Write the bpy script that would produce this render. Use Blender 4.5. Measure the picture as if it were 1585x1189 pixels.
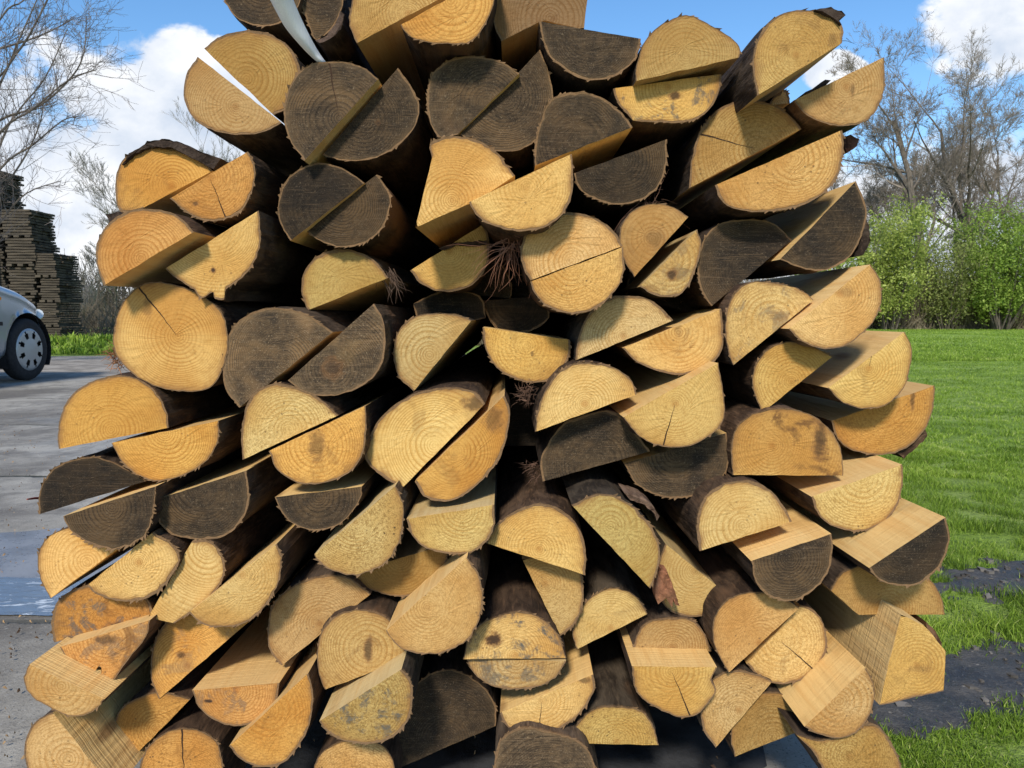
import bpy, bmesh, math, random
from mathutils import Vector, Matrix, noise
R = math.radians
rnd = random.Random(7)
sc = bpy.context.scene
for o in list(bpy.data.objects): bpy.data.objects.remove(o)

# ---------------------------------------------------------------- camera, sky, sun, exposure
F_PX = 1175.0; CX = 792.5; CY = 594.5; CAM_H = 0.64
PITCH = math.atan((CY - 490.0) / F_PX)
cam_d = bpy.data.cameras.new('camera'); cam = bpy.data.objects.new('camera', cam_d)
sc.collection.objects.link(cam); sc.camera = cam
cam_d.lens = 36.0 * F_PX / 1585.0; cam_d.sensor_width = 36.0
cam_d.clip_start = 0.02; cam_d.clip_end = 2000
cam.location = (0, 0, CAM_H); cam.rotation_euler = (R(90) - PITCH, 0, 0)
cam_d.dof.use_dof = True; cam_d.dof.focus_distance = 0.9; cam_d.dof.aperture_fstop = 32.0

SUN_DIR = Vector((-0.20, -0.92, 0.76)).normalized()      # towards the sun: high, behind and left of the camera
sun_d = bpy.data.lights.new('sun', 'SUN'); sun = bpy.data.objects.new('sun', sun_d)
sc.collection.objects.link(sun)
sun_d.energy = 4.0; sun_d.angle = R(8); sun_d.color = (1.0, 0.92, 0.79)
sun.rotation_euler = SUN_DIR.to_track_quat('Z', 'Y').to_euler()
SUN_EL = math.asin(SUN_DIR.z); SUN_ROT = math.atan2(SUN_DIR.x, SUN_DIR.y)

world = bpy.data.worlds.new('World'); sc.world = world; world.use_nodes = True
wn = world.node_tree.nodes; wl = world.node_tree.links
bg = wn['Background']; bg.inputs['Strength'].default_value = 0.13
sky = wn.new('ShaderNodeTexSky'); sky.sky_type = 'NISHITA'; sky.sun_disc = False
sky.sun_elevation = SUN_EL; sky.sun_rotation = SUN_ROT; sky.ozone_density = 2.2; sky.air_density = 1.0; sky.dust_density = 0.3
wl.new(sky.outputs[0], bg.inputs['Color'])
sc.view_settings.view_transform = 'Standard'; sc.view_settings.look = 'None'
sc.view_settings.exposure = 0.24; sc.view_settings.gamma = 1.0
sc.cycles.max_bounces = 6; sc.cycles.transparent_max_bounces = 8
sc.cycles.use_denoising = True

def px_dir(x, y):
    u = (x - CX) / F_PX; v = (CY - y) / F_PX
    return Vector((u, math.cos(PITCH) + v * math.sin(PITCH), -math.sin(PITCH) + v * math.cos(PITCH)))
def px_at(x, y, Y):                                       # the point of a plane Y metres away seen at a pixel
    d = px_dir(x, y); return Vector((0, 0, CAM_H)) + d * (Y / d.y)
def px_ground(x, y, z=0.0):
    d = px_dir(x, y); return Vector((0, 0, CAM_H)) + d * ((z - CAM_H) / d.z)

# ---- clouds: soft cumulus mixed into the sky by direction
def wmath(op, a, b=None, c=None, clamp=False):
    n = wn.new('ShaderNodeMath'); n.operation = op; n.use_clamp = clamp
    for i, v in enumerate((a, b, c)):
        if v is None: continue
        if isinstance(v, (int, float)): n.inputs[i].default_value = v
        else: wl.new(v, n.inputs[i])
    return n.outputs[0]
tc = wn.new('ShaderNodeTexCoord')
sep = wn.new('ShaderNodeSeparateXYZ'); wl.new(tc.outputs['Generated'], sep.inputs[0])
yy = wmath('MAXIMUM', sep.outputs[1], 0.15)
ax = wmath('DIVIDE', sep.outputs[0], yy)                  # tangent of azimuth, of elevation
el = wmath('DIVIDE', sep.outputs[2], yy)
comb = wn.new('ShaderNodeCombineXYZ'); wl.new(ax, comb.inputs[0]); wl.new(wmath('MULTIPLY', el, 1.35), comb.inputs[1])
def wnoise(scale, detail, rough, dist=0.0, off=0.0):
    m = wn.new('ShaderNodeMapping'); wl.new(comb.outputs[0], m.inputs[0]); m.inputs[1].default_value = (off, off * .7, off)
    n = wn.new('ShaderNodeTexNoise'); n.inputs['Scale'].default_value = scale; n.inputs['Detail'].default_value = detail
    n.inputs['Roughness'].default_value = rough; n.inputs['Distortion'].default_value = dist
    wl.new(m.outputs[0], n.inputs['Vector']); return n.outputs[0]
n1 = wnoise(3.2, 9, .56, .1, 3.1); n2 = wnoise(9, 8, .6, .2, 9.0); n3 = wnoise(2.2, 6, .5, 0, 14.0)
def blob(cx, cy, rx, ry):                                 # 1 inside an ellipse of directions falling to 0
    a = wmath('POWER', wmath('DIVIDE', wmath('SUBTRACT', ax, cx), rx), 2)
    b = wmath('POWER', wmath('DIVIDE', wmath('SUBTRACT', el, cy), ry), 2)
    return wmath('SUBTRACT', 1.0, wmath('SQRT', wmath('ADD', a, b)), clamp=False)
shape = wmath('MAXIMUM', blob(-0.66, 0.02, 0.60, 0.31), blob(-0.40, 0.08, 0.26, 0.25))
shape = wmath('MAXIMUM', shape, blob(0.63, 0.37, 0.15, 0.085))
shape = wmath('MAXIMUM', shape, blob(0.41, 0.31, 0.05, 0.035))
shape = wmath('MAXIMUM', shape, blob(0.10, 0.02, 0.95, 0.27))
shape = wmath('MAXIMUM', shape, blob(1.5, 0.3, 0.5, 0.25))
shape = wmath('MAXIMUM', shape, blob(-1.9, 0.35, 0.6, 0.3))
nz = wmath('ADD', wmath('MULTIPLY', wmath('SUBTRACT', n1, .5), 1.35), wmath('MULTIPLY', wmath('SUBTRACT', n2, .5), .85))
dens = wmath('ADD', shape, nz)
mask = wn.new('ShaderNodeMapRange'); mask.interpolation_type = 'SMOOTHSTEP'
wl.new(dens, mask.inputs[0]); mask.inputs[1].default_value = 0.05; mask.inputs[2].default_value = 0.20
shade = wn.new('ShaderNodeValToRGB'); wl.new(wmath('ADD', wmath('MULTIPLY', n3, .6), wmath('MULTIPLY', n2, .45)), shade.inputs[0])
shade.color_ramp.elements[0].position = .42; shade.color_ramp.elements[0].color = (3.7, 4.4, 5.5, 1)
shade.color_ramp.elements[1].position = .62; shade.color_ramp.elements[1].color = (6.9, 7.0, 7.2, 1)
wmix = wn.new('ShaderNodeMix'); wmix.data_type = 'RGBA'
wl.new(mask.outputs[0], wmix.inputs[0]); 
hs = wn.new('ShaderNodeHueSaturation'); hs.inputs['Saturation'].default_value = 1.22; hs.inputs['Value'].default_value = 1.25
wl.new(sky.outputs[0], hs.inputs['Color']); wl.new(hs.outputs[0], wmix.inputs[6]); wl.new(shade.outputs[0], wmix.inputs[7])
wl.new(wmix.outputs[2], bg.inputs['Color'])

# ---------------------------------------------------------------- helpers
def link(o): sc.collection.objects.link(o); return o
def tag(o, label=None, cat=None, group=None, kind=None):
    if label: o['label'] = label
    if cat: o['category'] = cat
    if group: o['group'] = group
    if kind: o['kind'] = kind
    return o
def empty(name, loc=(0, 0, 0), rz=0):
    o = bpy.data.objects.new(name, None); o.location = loc; o.rotation_euler = (0, 0, rz); o.empty_display_size = .05
    return link(o)
def mesh_obj(name, verts, faces, mat, parent=None, smooth=False, loc=None):
    me = bpy.data.meshes.new(name); me.from_pydata([tuple(v) for v in verts], [], faces); me.update()
    if mat: me.materials.append(mat)
    if smooth: me.polygons.foreach_set('use_smooth', [True] * len(me.polygons))
    o = bpy.data.objects.new(name, me); link(o)
    if loc is not None: o.location = loc
    if parent: o.parent = parent
    return o
class MB:
    def __init__(s): s.v = []; s.f = []
    def add(s, vs, fs):
        n = len(s.v); s.v += [tuple(v) for v in vs]; s.f += [tuple(i + n for i in f) for f in fs]
    def box(s, x0, x1, y0, y1, z0, z1):
        s.add([(x0,y0,z0),(x1,y0,z0),(x1,y1,z0),(x0,y1,z0),(x0,y0,z1),(x1,y0,z1),(x1,y1,z1),(x0,y1,z1)],
              [(3,2,1,0),(4,5,6,7),(0,1,5,4),(1,2,6,5),(2,3,7,6),(3,0,4,7)])
    def tube(s, pts, rad, n=5, cap=True):
        prev = None; rings = []
        for i, p in enumerate(pts):
            p = Vector(p); a = Vector(pts[max(i-1,0)]); b = Vector(pts[min(i+1,len(pts)-1)])
            t = (b - a).normalized() if (b-a).length > 1e-9 else Vector((0,0,1))
            if prev is None:
                u = t.orthogonal().normalized()
            else:
                u = (prev - t * prev.dot(t)); u = u.normalized() if u.length > 1e-6 else t.orthogonal().normalized()
            prev = u; w = t.cross(u); r = rad[i] if isinstance(rad, (list, tuple)) else rad
            rings.append([p + (u*math.cos(2*math.pi*k/n) + w*math.sin(2*math.pi*k/n))*r for k in range(n)])
        vs = [q for rg in rings for q in rg]; fs = []
        for i in range(len(pts)-1):
            for k in range(n):
                k2 = (k+1) % n; fs.append((i*n+k, i*n+k2, (i+1)*n+k2, (i+1)*n+k))
        if cap: fs.append(tuple(range(n-1,-1,-1))); fs.append(tuple((len(pts)-1)*n+k for k in range(n)))
        s.add(vs, fs)
    def disc(s, c, axis, r, n=24, inner=0.0):
        axis = Vector(axis).normalized(); u = axis.orthogonal().normalized(); w = axis.cross(u)
        if inner <= 0:
            s.add([Vector(c) + (u*math.cos(2*math.pi*k/n)+w*math.sin(2*math.pi*k/n))*r for k in range(n)], [tuple(range(n))])
    def build(s, name, mat, parent=None, smooth=False): return mesh_obj(name, s.v, s.f, mat, parent, smooth)

# ---------------------------------------------------------------- materials
def new_mat(name, rough=0.85):
    m = bpy.data.materials.new(name); m.use_nodes = True; nt = m.node_tree
    b = nt.nodes['Principled BSDF']; b.inputs['Roughness'].default_value = rough
    b.inputs['Specular IOR Level'].default_value = 0.25
    return m, nt, b
class N:                                                   # small node-building helper
    def __init__(s, nt): s.nt = nt
    def n(s, t): return s.nt.nodes.new('ShaderNode' + t)
    def setin(s, sock, v):
        if hasattr(v, 'is_output'): s.nt.links.new(v, sock)
        else: sock.default_value = v
    def math(s, op, a, b=None, c=None, clamp=False):
        n = s.n('Math'); n.operation = op; n.use_clamp = clamp
        for i, v in enumerate((a, b, c)):
            if v is not None: s.setin(n.inputs[i], v)
        return n.outputs[0]
    def noise(s, vec, scale, detail=3, rough=.5, dist=0):
        n = s.n('TexNoise'); s.setin(n.inputs['Vector'], vec); n.inputs['Scale'].default_value = scale
        n.inputs['Detail'].default_value = detail; n.inputs['Roughness'].default_value = rough; n.inputs['Distortion'].default_value = dist
        return n.outputs[0]
    def smooth(s, v, a, b, lo=0., hi=1.):
        n = s.n('MapRange'); n.interpolation_type = 'SMOOTHSTEP'; s.setin(n.inputs[0], v)
        n.inputs[1].default_value = a; n.inputs[2].default_value = b; n.inputs[3].default_value = lo; n.inputs[4].default_value = hi
        return n.outputs[0]
    def mix(s, f, a, b, mode='MIX'):
        n = s.n('Mix'); n.data_type = 'RGBA'; n.blend_type = mode; s.setin(n.inputs[0], f)
        s.setin(n.inputs[6], a); s.setin(n.inputs[7], b); return n.outputs[2]
    def ramp(s, v, stops):
        n = s.n('ValToRGB'); s.setin(n.inputs[0], v); cr = n.color_ramp
        cr.elements[0].position = stops[0][0]; cr.elements[0].color = (*stops[0][1], 1)
        cr.elements[1].position = stops[-1][0]; cr.elements[1].color = (*stops[-1][1], 1)
        for p, c in stops[1:-1]:
            e = cr.elements.new(p); e.color = (*c, 1)
        return n.outputs[0]
    def mapping(s, vec, scale=(1,1,1), loc=(0,0,0)):
        n = s.n('Mapping'); s.setin(n.inputs[0], vec); s.setin(n.inputs[1], loc); n.inputs[3].default_value = scale; return n.outputs[0]
    def obj_attr(s, name):
        n = s.n('Attribute'); n.attribute_type = 'OBJECT'; n.attribute_name = name; return n
    def bump(s, h, strength, dist, bsdf, normal=None):
        n = s.n('Bump'); s.setin(n.inputs['Height'], h); n.inputs['Strength'].default_value = strength; n.inputs['Distance'].default_value = dist
        if normal is not None: s.setin(n.inputs['Normal'], normal)
        s.nt.links.new(n.outputs[0], bsdf.inputs['Normal']); return n.outputs[0]

def end_grain(name, weathered):
    m, nt, b = new_mat(name, 0.9); g = N(nt)
    tcn = g.n('TexCoord').outputs['Object']
    inf = g.n('ObjectInfo'); rand = inf.outputs['Random']
    rv = g.n('CombineXYZ'); g.setin(rv.inputs[0], g.math('MULTIPLY', rand, 37.)); g.setin(rv.inputs[1], g.math('MULTIPLY', rand, 91.)); g.setin(rv.inputs[2], g.math('MULTIPLY', rand, 13.))
    va = g.n('VectorMath'); va.operation = 'ADD'; g.setin(va.inputs[0], tcn); g.setin(va.inputs[1], rv.outputs[0]); P = va.outputs[0]
    sp = g.n('SeparateXYZ'); g.setin(sp.inputs[0], tcn); x = sp.outputs[0]; z = sp.outputs[2]
    n_big = g.noise(P, 14, 3, .5); n_mid = g.noise(P, 60, 4, .6); n_fine = g.noise(P, 420, 4, .65); n_grit = g.noise(P, 1100, 2, .6)
    r = g.math('SQRT', g.math('ADD', g.math('MULTIPLY', x, x), g.math('MULTIPLY', z, z)))
    rw = g.math('ADD', r, g.math('MULTIPLY', g.math('SUBTRACT', n_big, .5), .010))
    rw = g.math('ADD', rw, g.math('MULTIPLY', g.math('SUBTRACT', n_mid, .5), .0013))
    # ring spacing differs from log to log and drifts outwards
    fr = g.math('MULTIPLY', rw, g.math('ADD', 230., g.math('MULTIPLY', rand, 150.)))
    fr = g.math('ADD', fr, g.math('MULTIPLY', g.math('SINE', g.math('MULTIPLY', rw, 130.)), .9))
    ring = g.math('FRACT', fr)
    late = g.math('MULTIPLY', g.smooth(ring, .35, .88), g.smooth(ring, 1.0, .90))
    amp = g.smooth(g.noise(P, 22, 3, .5), .28, .66, .15, 1.)
    saw_m = g.n('Mapping'); g.setin(saw_m.inputs[0], P); saw_m.inputs[2].default_value = (0, .5, 0); saw_m.inputs[3].default_value = (30, 30, 900)
    saw = g.noise(saw_m.outputs[0], 1.0, 3, .6)
    st = g.obj_attr('stain').outputs['Fac']; bl = g.obj_attr('blue').outputs['Fac']
    ca = g.obj_attr('crack').outputs['Fac']; ru = g.obj_attr('rough').outputs['Fac']
    rim = g.n('Attribute'); rim.attribute_name = 'rim'; rimf = rim.outputs['Fac']
    base = inf.outputs['Color']
    if not weathered:
        dark = g.mix(1.0, base, (.66, .52, .34, 1), 'MULTIPLY')
        c = g.mix(g.math('MULTIPLY', g.math('MULTIPLY', late, amp), .85), base, dark)
        c = g.mix(g.math('MULTIPLY', g.smooth(ring, .05, .35), g.math('MULTIPLY', g.smooth(ring, .6, .35), .22)), c, g.mix(1., base, (1.14, 1.16, 1.2, 1), 'MULTIPLY'))
        c = g.mix(g.smooth(n_big, .38, .72, 0, .42), c, g.mix(1., base, (.86, .66, .40, 1), 'MULTIPLY'))      # warmer heart patches
        c = g.mix(g.smooth(n_mid, .50, .78, 0, .30), c, g.mix(1., base, (1.08, 1.08, 1.0, 1), 'MULTIPLY'))
        c = g.mix(g.smooth(n_fine, .53, .70, 0, .45), c, g.mix(1., base, (.52, .40, .26, 1), 'MULTIPLY'))
        c = g.mix(g.smooth(saw, .55, .72, 0, .42), c, g.mix(1., base, (.55, .45, .33, 1), 'MULTIPLY'))
        th = g.math('ARCTAN2', z, x); rvec = g.n('CombineXYZ'); g.setin(rvec.inputs[0], g.math('MULTIPLY', g.math('COSINE', th), 34.)); g.setin(rvec.inputs[1], g.math('MULTIPLY', g.math('SINE', th), 34.)); g.setin(rvec.inputs[2], g.math('ADD', g.math('MULTIPLY', r, 45.), g.math('MULTIPLY', rand, 50.)))
        rays = g.noise(rvec.outputs[0], 1.0, 4, .65)
        c = g.mix(g.smooth(rays, .56, .76, 0, .20), c, g.mix(1., base, (.58, .44, .27, 1), 'MULTIPLY'))
        c = g.mix(g.smooth(rays, .44, .30, 0, .15), c, g.mix(1., base, (1.12, 1.12, 1.1, 1), 'MULTIPLY'))
        lowf = g.noise(P, 7, 3, .5)
        c = g.mix(g.smooth(lowf, .40, .66, 0, .75), c, g.mix(1., c, (.78, .66, .50, 1), 'MULTIPLY'))
        mott = g.noise(P, 120, 4, .7)
        c = g.mix(g.smooth(mott, .50, .68, 0, .38), c, g.mix(1., base, (.60, .47, .30, 1), 'MULTIPLY'))
        # heart
        c = g.mix(g.math('MULTIPLY', g.smooth(r, .007, .001, 0, .5), g.smooth(rand, .4, .9)), c, g.mix(1., base, (.5, .3, .16, 1), 'MULTIPLY'))
        # dark brown resin stain, its own ragged shape
        sn = g.noise(P, 26, 5, .62, .6)
        c = g.mix(g.math('MULTIPLY', g.smooth(sn, .53, .66), st), c, (.10, .045, .018, 1))
        bn = g.noise(g.mapping(P, loc=(3.1, 1.7, 8.2)), 38, 5, .7, .4)
        c = g.mix(g.math('MULTIPLY', g.smooth(bn, .50, .62), bl), c, (.075, .08, .075, 1))
        # specks of dirt
        vor = g.n('TexVoronoi'); g.setin(vor.inputs['Vector'], P); vor.inputs['Scale'].default_value = 130
        spk = g.math('MULTIPLY', g.smooth(vor.outputs['Distance'], .22, .08), g.smooth(g.noise(P, 33, 2, .5), .50, .62))
        c = g.mix(g.math('MULTIPLY', spk, g.math('ADD', .25, g.math('MULTIPLY', ru, .75))), c, (.05, .035, .02, 1))
        c = g.mix(g.math('MULTIPLY', g.smooth(g.noise(P, 330, 3, .75), .50, .62), g.math('MULTIPLY', ru, .75)), c, g.mix(1., base, (.42, .34, .24, 1), 'MULTIPLY'))
        c = g.mix(g.math('MULTIPLY', g.smooth(n_grit, .50, .64), g.math('ADD', .18, g.math('MULTIPLY', ru, .55))), c, g.mix(1., base, (.45, .36, .24, 1), 'MULTIPLY'))
        ring_n = g.math('MULTIPLY', g.smooth(rimf, .02, .9), g.smooth(g.noise(P, 45, 4, .6), .30, .62, .25, 1.))
        c = g.mix(g.math('MULTIPLY', ring_n, .75), c, (.22, .11, .038, 1))
    else:
        c = g.mix(g.smooth(g.noise(P, 95, 5, .72), .36, .64), (.046, .033, .021, 1), (.098, .068, .040, 1))
        c = g.mix(g.smooth(g.noise(P, 11, 4, .6, .8), .46, .66, 0, .85), c, (.175, .112, .056, 1)); c = g.mix(g.smooth(g.noise(g.mapping(P, loc=(4, 2, 7)), 9, 4, .6, .5), .50, .66, 0, .75), c, (.018, .016, .015, 1))
        c = g.mix(g.math('MULTIPLY', g.math('MULTIPLY', late, amp), .75), c, (.020, .014, .009, 1))
        c = g.mix(g.smooth(n_big, .54, .72, 0, .45), c, g.mix(1., base, (1, 1, 1, 1), 'MULTIPLY'))
        c = g.mix(g.smooth(saw, .55, .70, 0, .65), c, (.17, .12, .075, 1)); c = g.mix(g.smooth(saw, .44, .32, 0, .5), c, (.022, .016, .011, 1))
        c = g.mix(g.smooth(n_fine, .58, .72, 0, .7), c, (.25, .195, .13, 1))
        c = g.mix(g.smooth(n_grit, .62, .72, 0, .6), c, (.34, .30, .24, 1))
        c = g.mix(g.math('MULTIPLY', g.smooth(rimf, .2, 1.0), .4), c, (.17, .12, .07, 1))
    # one knot, wound or heart stain at its own place on this end
    sx_ = g.obj_attr('spot_x').outputs['Fac']; sz_ = g.obj_attr('spot_z').outputs['Fac']; sa_ = g.obj_attr('spot_w').outputs['Fac']; sb_ = g.obj_attr('spot_h').outputs['Fac']; ss_ = g.obj_attr('spot_s').outputs['Fac']
    dx_ = g.math('DIVIDE', g.math('SUBTRACT', x, sx_), sa_); dz_ = g.math('DIVIDE', g.math('SUBTRACT', z, sz_), sb_)
    dd_ = g.math('SQRT', g.math('ADD', g.math('MULTIPLY', dx_, dx_), g.math('MULTIPLY', dz_, dz_)))
    dd_ = g.math('ADD', dd_, g.math('MULTIPLY', g.math('SUBTRACT', g.noise(P, 110, 4, .65), .5), 1.5))
    spf = g.math('MULTIPLY', g.smooth(dd_, 1.15, .45), ss_)
    c = g.mix(spf, c, g.mix(g.smooth(dd_, .9, .3), (.20, .095, .035, 1), (.055, .03, .016, 1)))
    if weathered:
        lu = g.obj_attr('lum').outputs['Fac']; lc = g.n('CombineXYZ')
        for q_ in range(3): g.setin(lc.inputs[q_], g.math('MULTIPLY', lu, (1., .93, .82)[q_]))
        c = g.mix(1., c, lc.outputs[0], 'MULTIPLY')
    # a drying crack running out from the pith, its angle in degrees; negative for none
    cr = g.math('MULTIPLY', ca, math.pi / 180)
    cc = g.math('COSINE', cr); cs = g.math('SINE', cr)
    along = g.math('ADD', g.math('MULTIPLY', x, cc), g.math('MULTIPLY', z, cs))
    across = g.math('SUBTRACT', g.math('MULTIPLY', x, cs), g.math('MULTIPLY', z, cc))
    across = g.math('ABSOLUTE', g.math('ADD', across, g.math('MULTIPLY', g.math('SUBTRACT', n_mid, .5), .004)))
    wdt = g.math('ADD', .00015, g.math('MULTIPLY', along, .014))
    crk = g.math('MULTIPLY', g.math('LESS_THAN', across, wdt), g.math('GREATER_THAN', along, .002))
    crk = g.math('MULTIPLY', crk, g.math('GREATER_THAN', ca, -.5))
    c = g.mix(crk, c, (.035, .018, .009, 1))
    nt.links.new(c, b.inputs['Base Color'])
    h = g.math('ADD', g.math('MULTIPLY', late, -.10), g.math('ADD', g.math('MULTIPLY', n_fine, g.math('ADD', .6, ru)), g.math('MULTIPLY', saw, .6)))
    h = g.math('ADD', h, g.math('MULTIPLY', n_grit, g.math('ADD', .3, g.math('MULTIPLY', ru, .8))))
    h = g.math('SUBTRACT', h, g.math('MULTIPLY', crk, 2.))
    g.bump(h, .55, .0007, b)
    return m
M_FRESH = end_grain('fresh end grain', False)
M_OLD = end_grain('weathered end grain', True)

def mat_sawn():                                             # long sawn side of a split log, grain runs along y
    m, nt, b = new_mat('sawn side grain', .8); g = N(nt)
    P = g.n('TexCoord').outputs['Object']; inf = g.n('ObjectInfo'); rand = inf.outputs['Random']
    off = g.n('CombineXYZ'); g.setin(off.inputs[0], g.math('MULTIPLY', rand, 23.)); g.setin(off.inputs[2], g.math('MULTIPLY', rand, 7.))
    P2 = g.mapping(P, (1, .06, 1), off.outputs[0])
    gr = g.noise(P2, 240, 4, .6, .3); gb = g.noise(P2, 60, 3, .5, .8); blot = g.noise(P, 14, 4, .6)
    base = inf.outputs['Color']
    c = g.mix(g.smooth(gr, .42, .70, 0, .24), base, g.mix(1., base, (.66, .50, .33, 1), 'MULTIPLY'))
    c = g.mix(g.smooth(gb, .48, .66, 0, .35), c, g.mix(1., base, (.82, .62, .40, 1), 'MULTIPLY'))
    c = g.mix(g.smooth(blot, .58, .72, 0, .4), c, g.mix(1., base, (.6, .52, .42, 1), 'MULTIPLY'))
    saw = g.noise(g.mapping(P, (1, 1, 1)), 1., 2); 
    sm = g.noise(g.mapping(P, (6, 420, 6), off.outputs[0]), 1., 2, .5)
    c = g.mix(g.smooth(sm, .55, .7, 0, .12), c, g.mix(1., base, (.6, .5, .4, 1), 'MULTIPLY'))
    kn = g.n('TexVoronoi'); g.setin(kn.inputs['Vector'], g.mapping(P, (14, 4.5, 14), off.outputs[0])); kn.inputs['Scale'].default_value = 1.
    c = g.mix(g.smooth(kn.outputs['Distance'], .16, .05, 0, .75), c, (.20, .10, .04, 1))
    fz = g.noise(P, 500, 4, .7); c = g.mix(g.smooth(fz, .54, .70, 0, .35), c, g.mix(1., base, (.55, .42, .28, 1), 'MULTIPLY'))
    nt.links.new(c, b.inputs['Base Color'])
    g.bump(g.math('ADD', g.math('ADD', gr, g.math('MULTIPLY', sm, .9)), g.math('MULTIPLY', g.noise(P2, 50, 4, .6), 1.5)), .8, .0016, b); return m
M_SAWN = mat_sawn()

def mat_bark():
    m, nt, b = new_mat('bark', .95); g = N(nt)
    P = g.n('TexCoord').outputs['Object']; inf = g.n('ObjectInfo'); rand = inf.outputs['Random']
    off = g.n('CombineXYZ'); g.setin(off.inputs[0], g.math('MULTIPLY', rand, 29.)); g.setin(off.inputs[2], g.math('MULTIPLY', rand, 17.))
    P1 = g.mapping(P, (1, .35, 1), off.outputs[0]); P2 = g.mapping(P, (1, .12, 1), off.outputs[0])
    a = g.noise(P1, 40, 6, .65, .5); f = g.noise(P2, 300, 4, .6); big = g.noise(P1, 9, 4, .6)
    base = inf.outputs['Color']
    c = g.mix(g.smooth(a, .36, .64), g.mix(1., base, (.30, .26, .24, 1), 'MULTIPLY'), base)
    c = g.mix(g.smooth(f, .52, .70, 0, .5), c, g.mix(1., base, (1.7, 1.6, 1.45, 1), 'MULTIPLY'))
    c = g.mix(g.smooth(big, .56, .68, 0, .7), c, (.15, .08, .04, 1))      # bark peeled off, brown bast shows
    cut = g.n('Attribute'); cut.attribute_name = 'cut'
    c = g.mix(g.smooth(g.math('ADD', cut.outputs['Fac'], g.math('MULTIPLY', g.math('SUBTRACT', g.noise(P, 260, 4, .7), .5), 1.1)), .25, .95, 0, .85), c, (.21, .125, .06, 1))
    nt.links.new(c, b.inputs['Base Color'])
    g.bump(g.math('ADD', a, g.math('MULTIPLY', f, .4)), .9, .004, b); return m
M_BARK = mat_bark()

def simple(name, col, rough=.8, var=.25, scale=30, bump=0., metallic=0., stretch=(1, 1, 1), col2=None):
    m, nt, b = new_mat(name, rough); g = N(nt); P = g.mapping(g.n('TexCoord').outputs['Object'], stretch)
    a = g.noise(P, scale, 5, .6)
    lo = col2 or tuple(c * (1 - var) for c in col)
    c = g.mix(g.smooth(a, .35, .68), (*lo, 1), (*(min(1, c * (1 + var * .4)) for c in col), 1))
    nt.links.new(c, b.inputs['Base Color']); b.inputs['Metallic'].default_value = metallic
    if bump: g.bump(a, .6, bump, b)
    return m
# ---------------------------------------------------------------- the pile of split logs
TONES = {  # albedo of the end, albedo of the sawn side, bark
 'y': ((.60,.375,.122), (.68,.45,.18), (.085,.052,.032)),
 'p': ((.62,.42,.150), (.70,.47,.20), (.10,.062,.038)),
 'o': ((.56,.305,.085), (.60,.39,.16), (.09,.052,.030)),
 't': ((.42,.275,.105), (.42,.29,.14), (.075,.052,.036)),
 'g': ((.50,.355,.135), (.52,.39,.19), (.075,.057,.040)),
 'b': ((.22,.135,.065), (.30,.20,.10), (.06,.040,.027)),
 'w': ((.26,.17,.08), (.46,.30,.14), (.085,.060,.042)),
 'k': ((.05,.035,.022), (.10,.07,.04), (.05,.035,.025)),  # deep gap logs only: the gap's shade is put into these colours
 'd': ((.11,.070,.038), (.68,.46,.19), (.060,.040,.028)),
}
def catmull(p0, p1, p2, p3, t):
    return tuple(.5*((2*b)+(-a+c)*t+(2*a-5*b+4*c-d)*t*t+(-a+3*b-3*c+d)*t**3) for a, b, c, d in zip(p0, p1, p2, p3))
def outline(pts):
    """pts: (x, z, corner). returns [(x, z, kind, u)] kind 'c' corner, 'f' on a sawn edge, 'a' on the bark arc"""
    n = len(pts); out = []
    corners = [i for i in range(n) if pts[i][2]]
    def P(i): return pts[i % n][:2]
    for i in range(n):
        j = (i + 1) % n; a = pts[i]; b = pts[j]
        L = math.hypot(b[0]-a[0], b[1]-a[1])
        if a[2] and b[2]:
            k = max(2, int(L / .007)); 
            out.append((a[0], a[1], 'c'))
            for s in range(1, k): t = s / k; out.append((a[0]+(b[0]-a[0])*t, a[1]+(b[1]-a[1])*t, 'f'))
        else:
            k = max(3, int(L / .0045))
            p0 = P(i-1) if not a[2] else tuple(2*u-v for u, v in zip(a[:2], b[:2]))
            p3 = P(j+1) if not b[2] else tuple(2*u-v for u, v in zip(b[:2], a[:2]))
            for s in range(k):
                q = catmull(p0, a[:2], b[:2], p3, s / k)
                out.append((q[0], q[1], 'c' if (s == 0 and a[2]) else 'a'))
    return out
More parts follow.
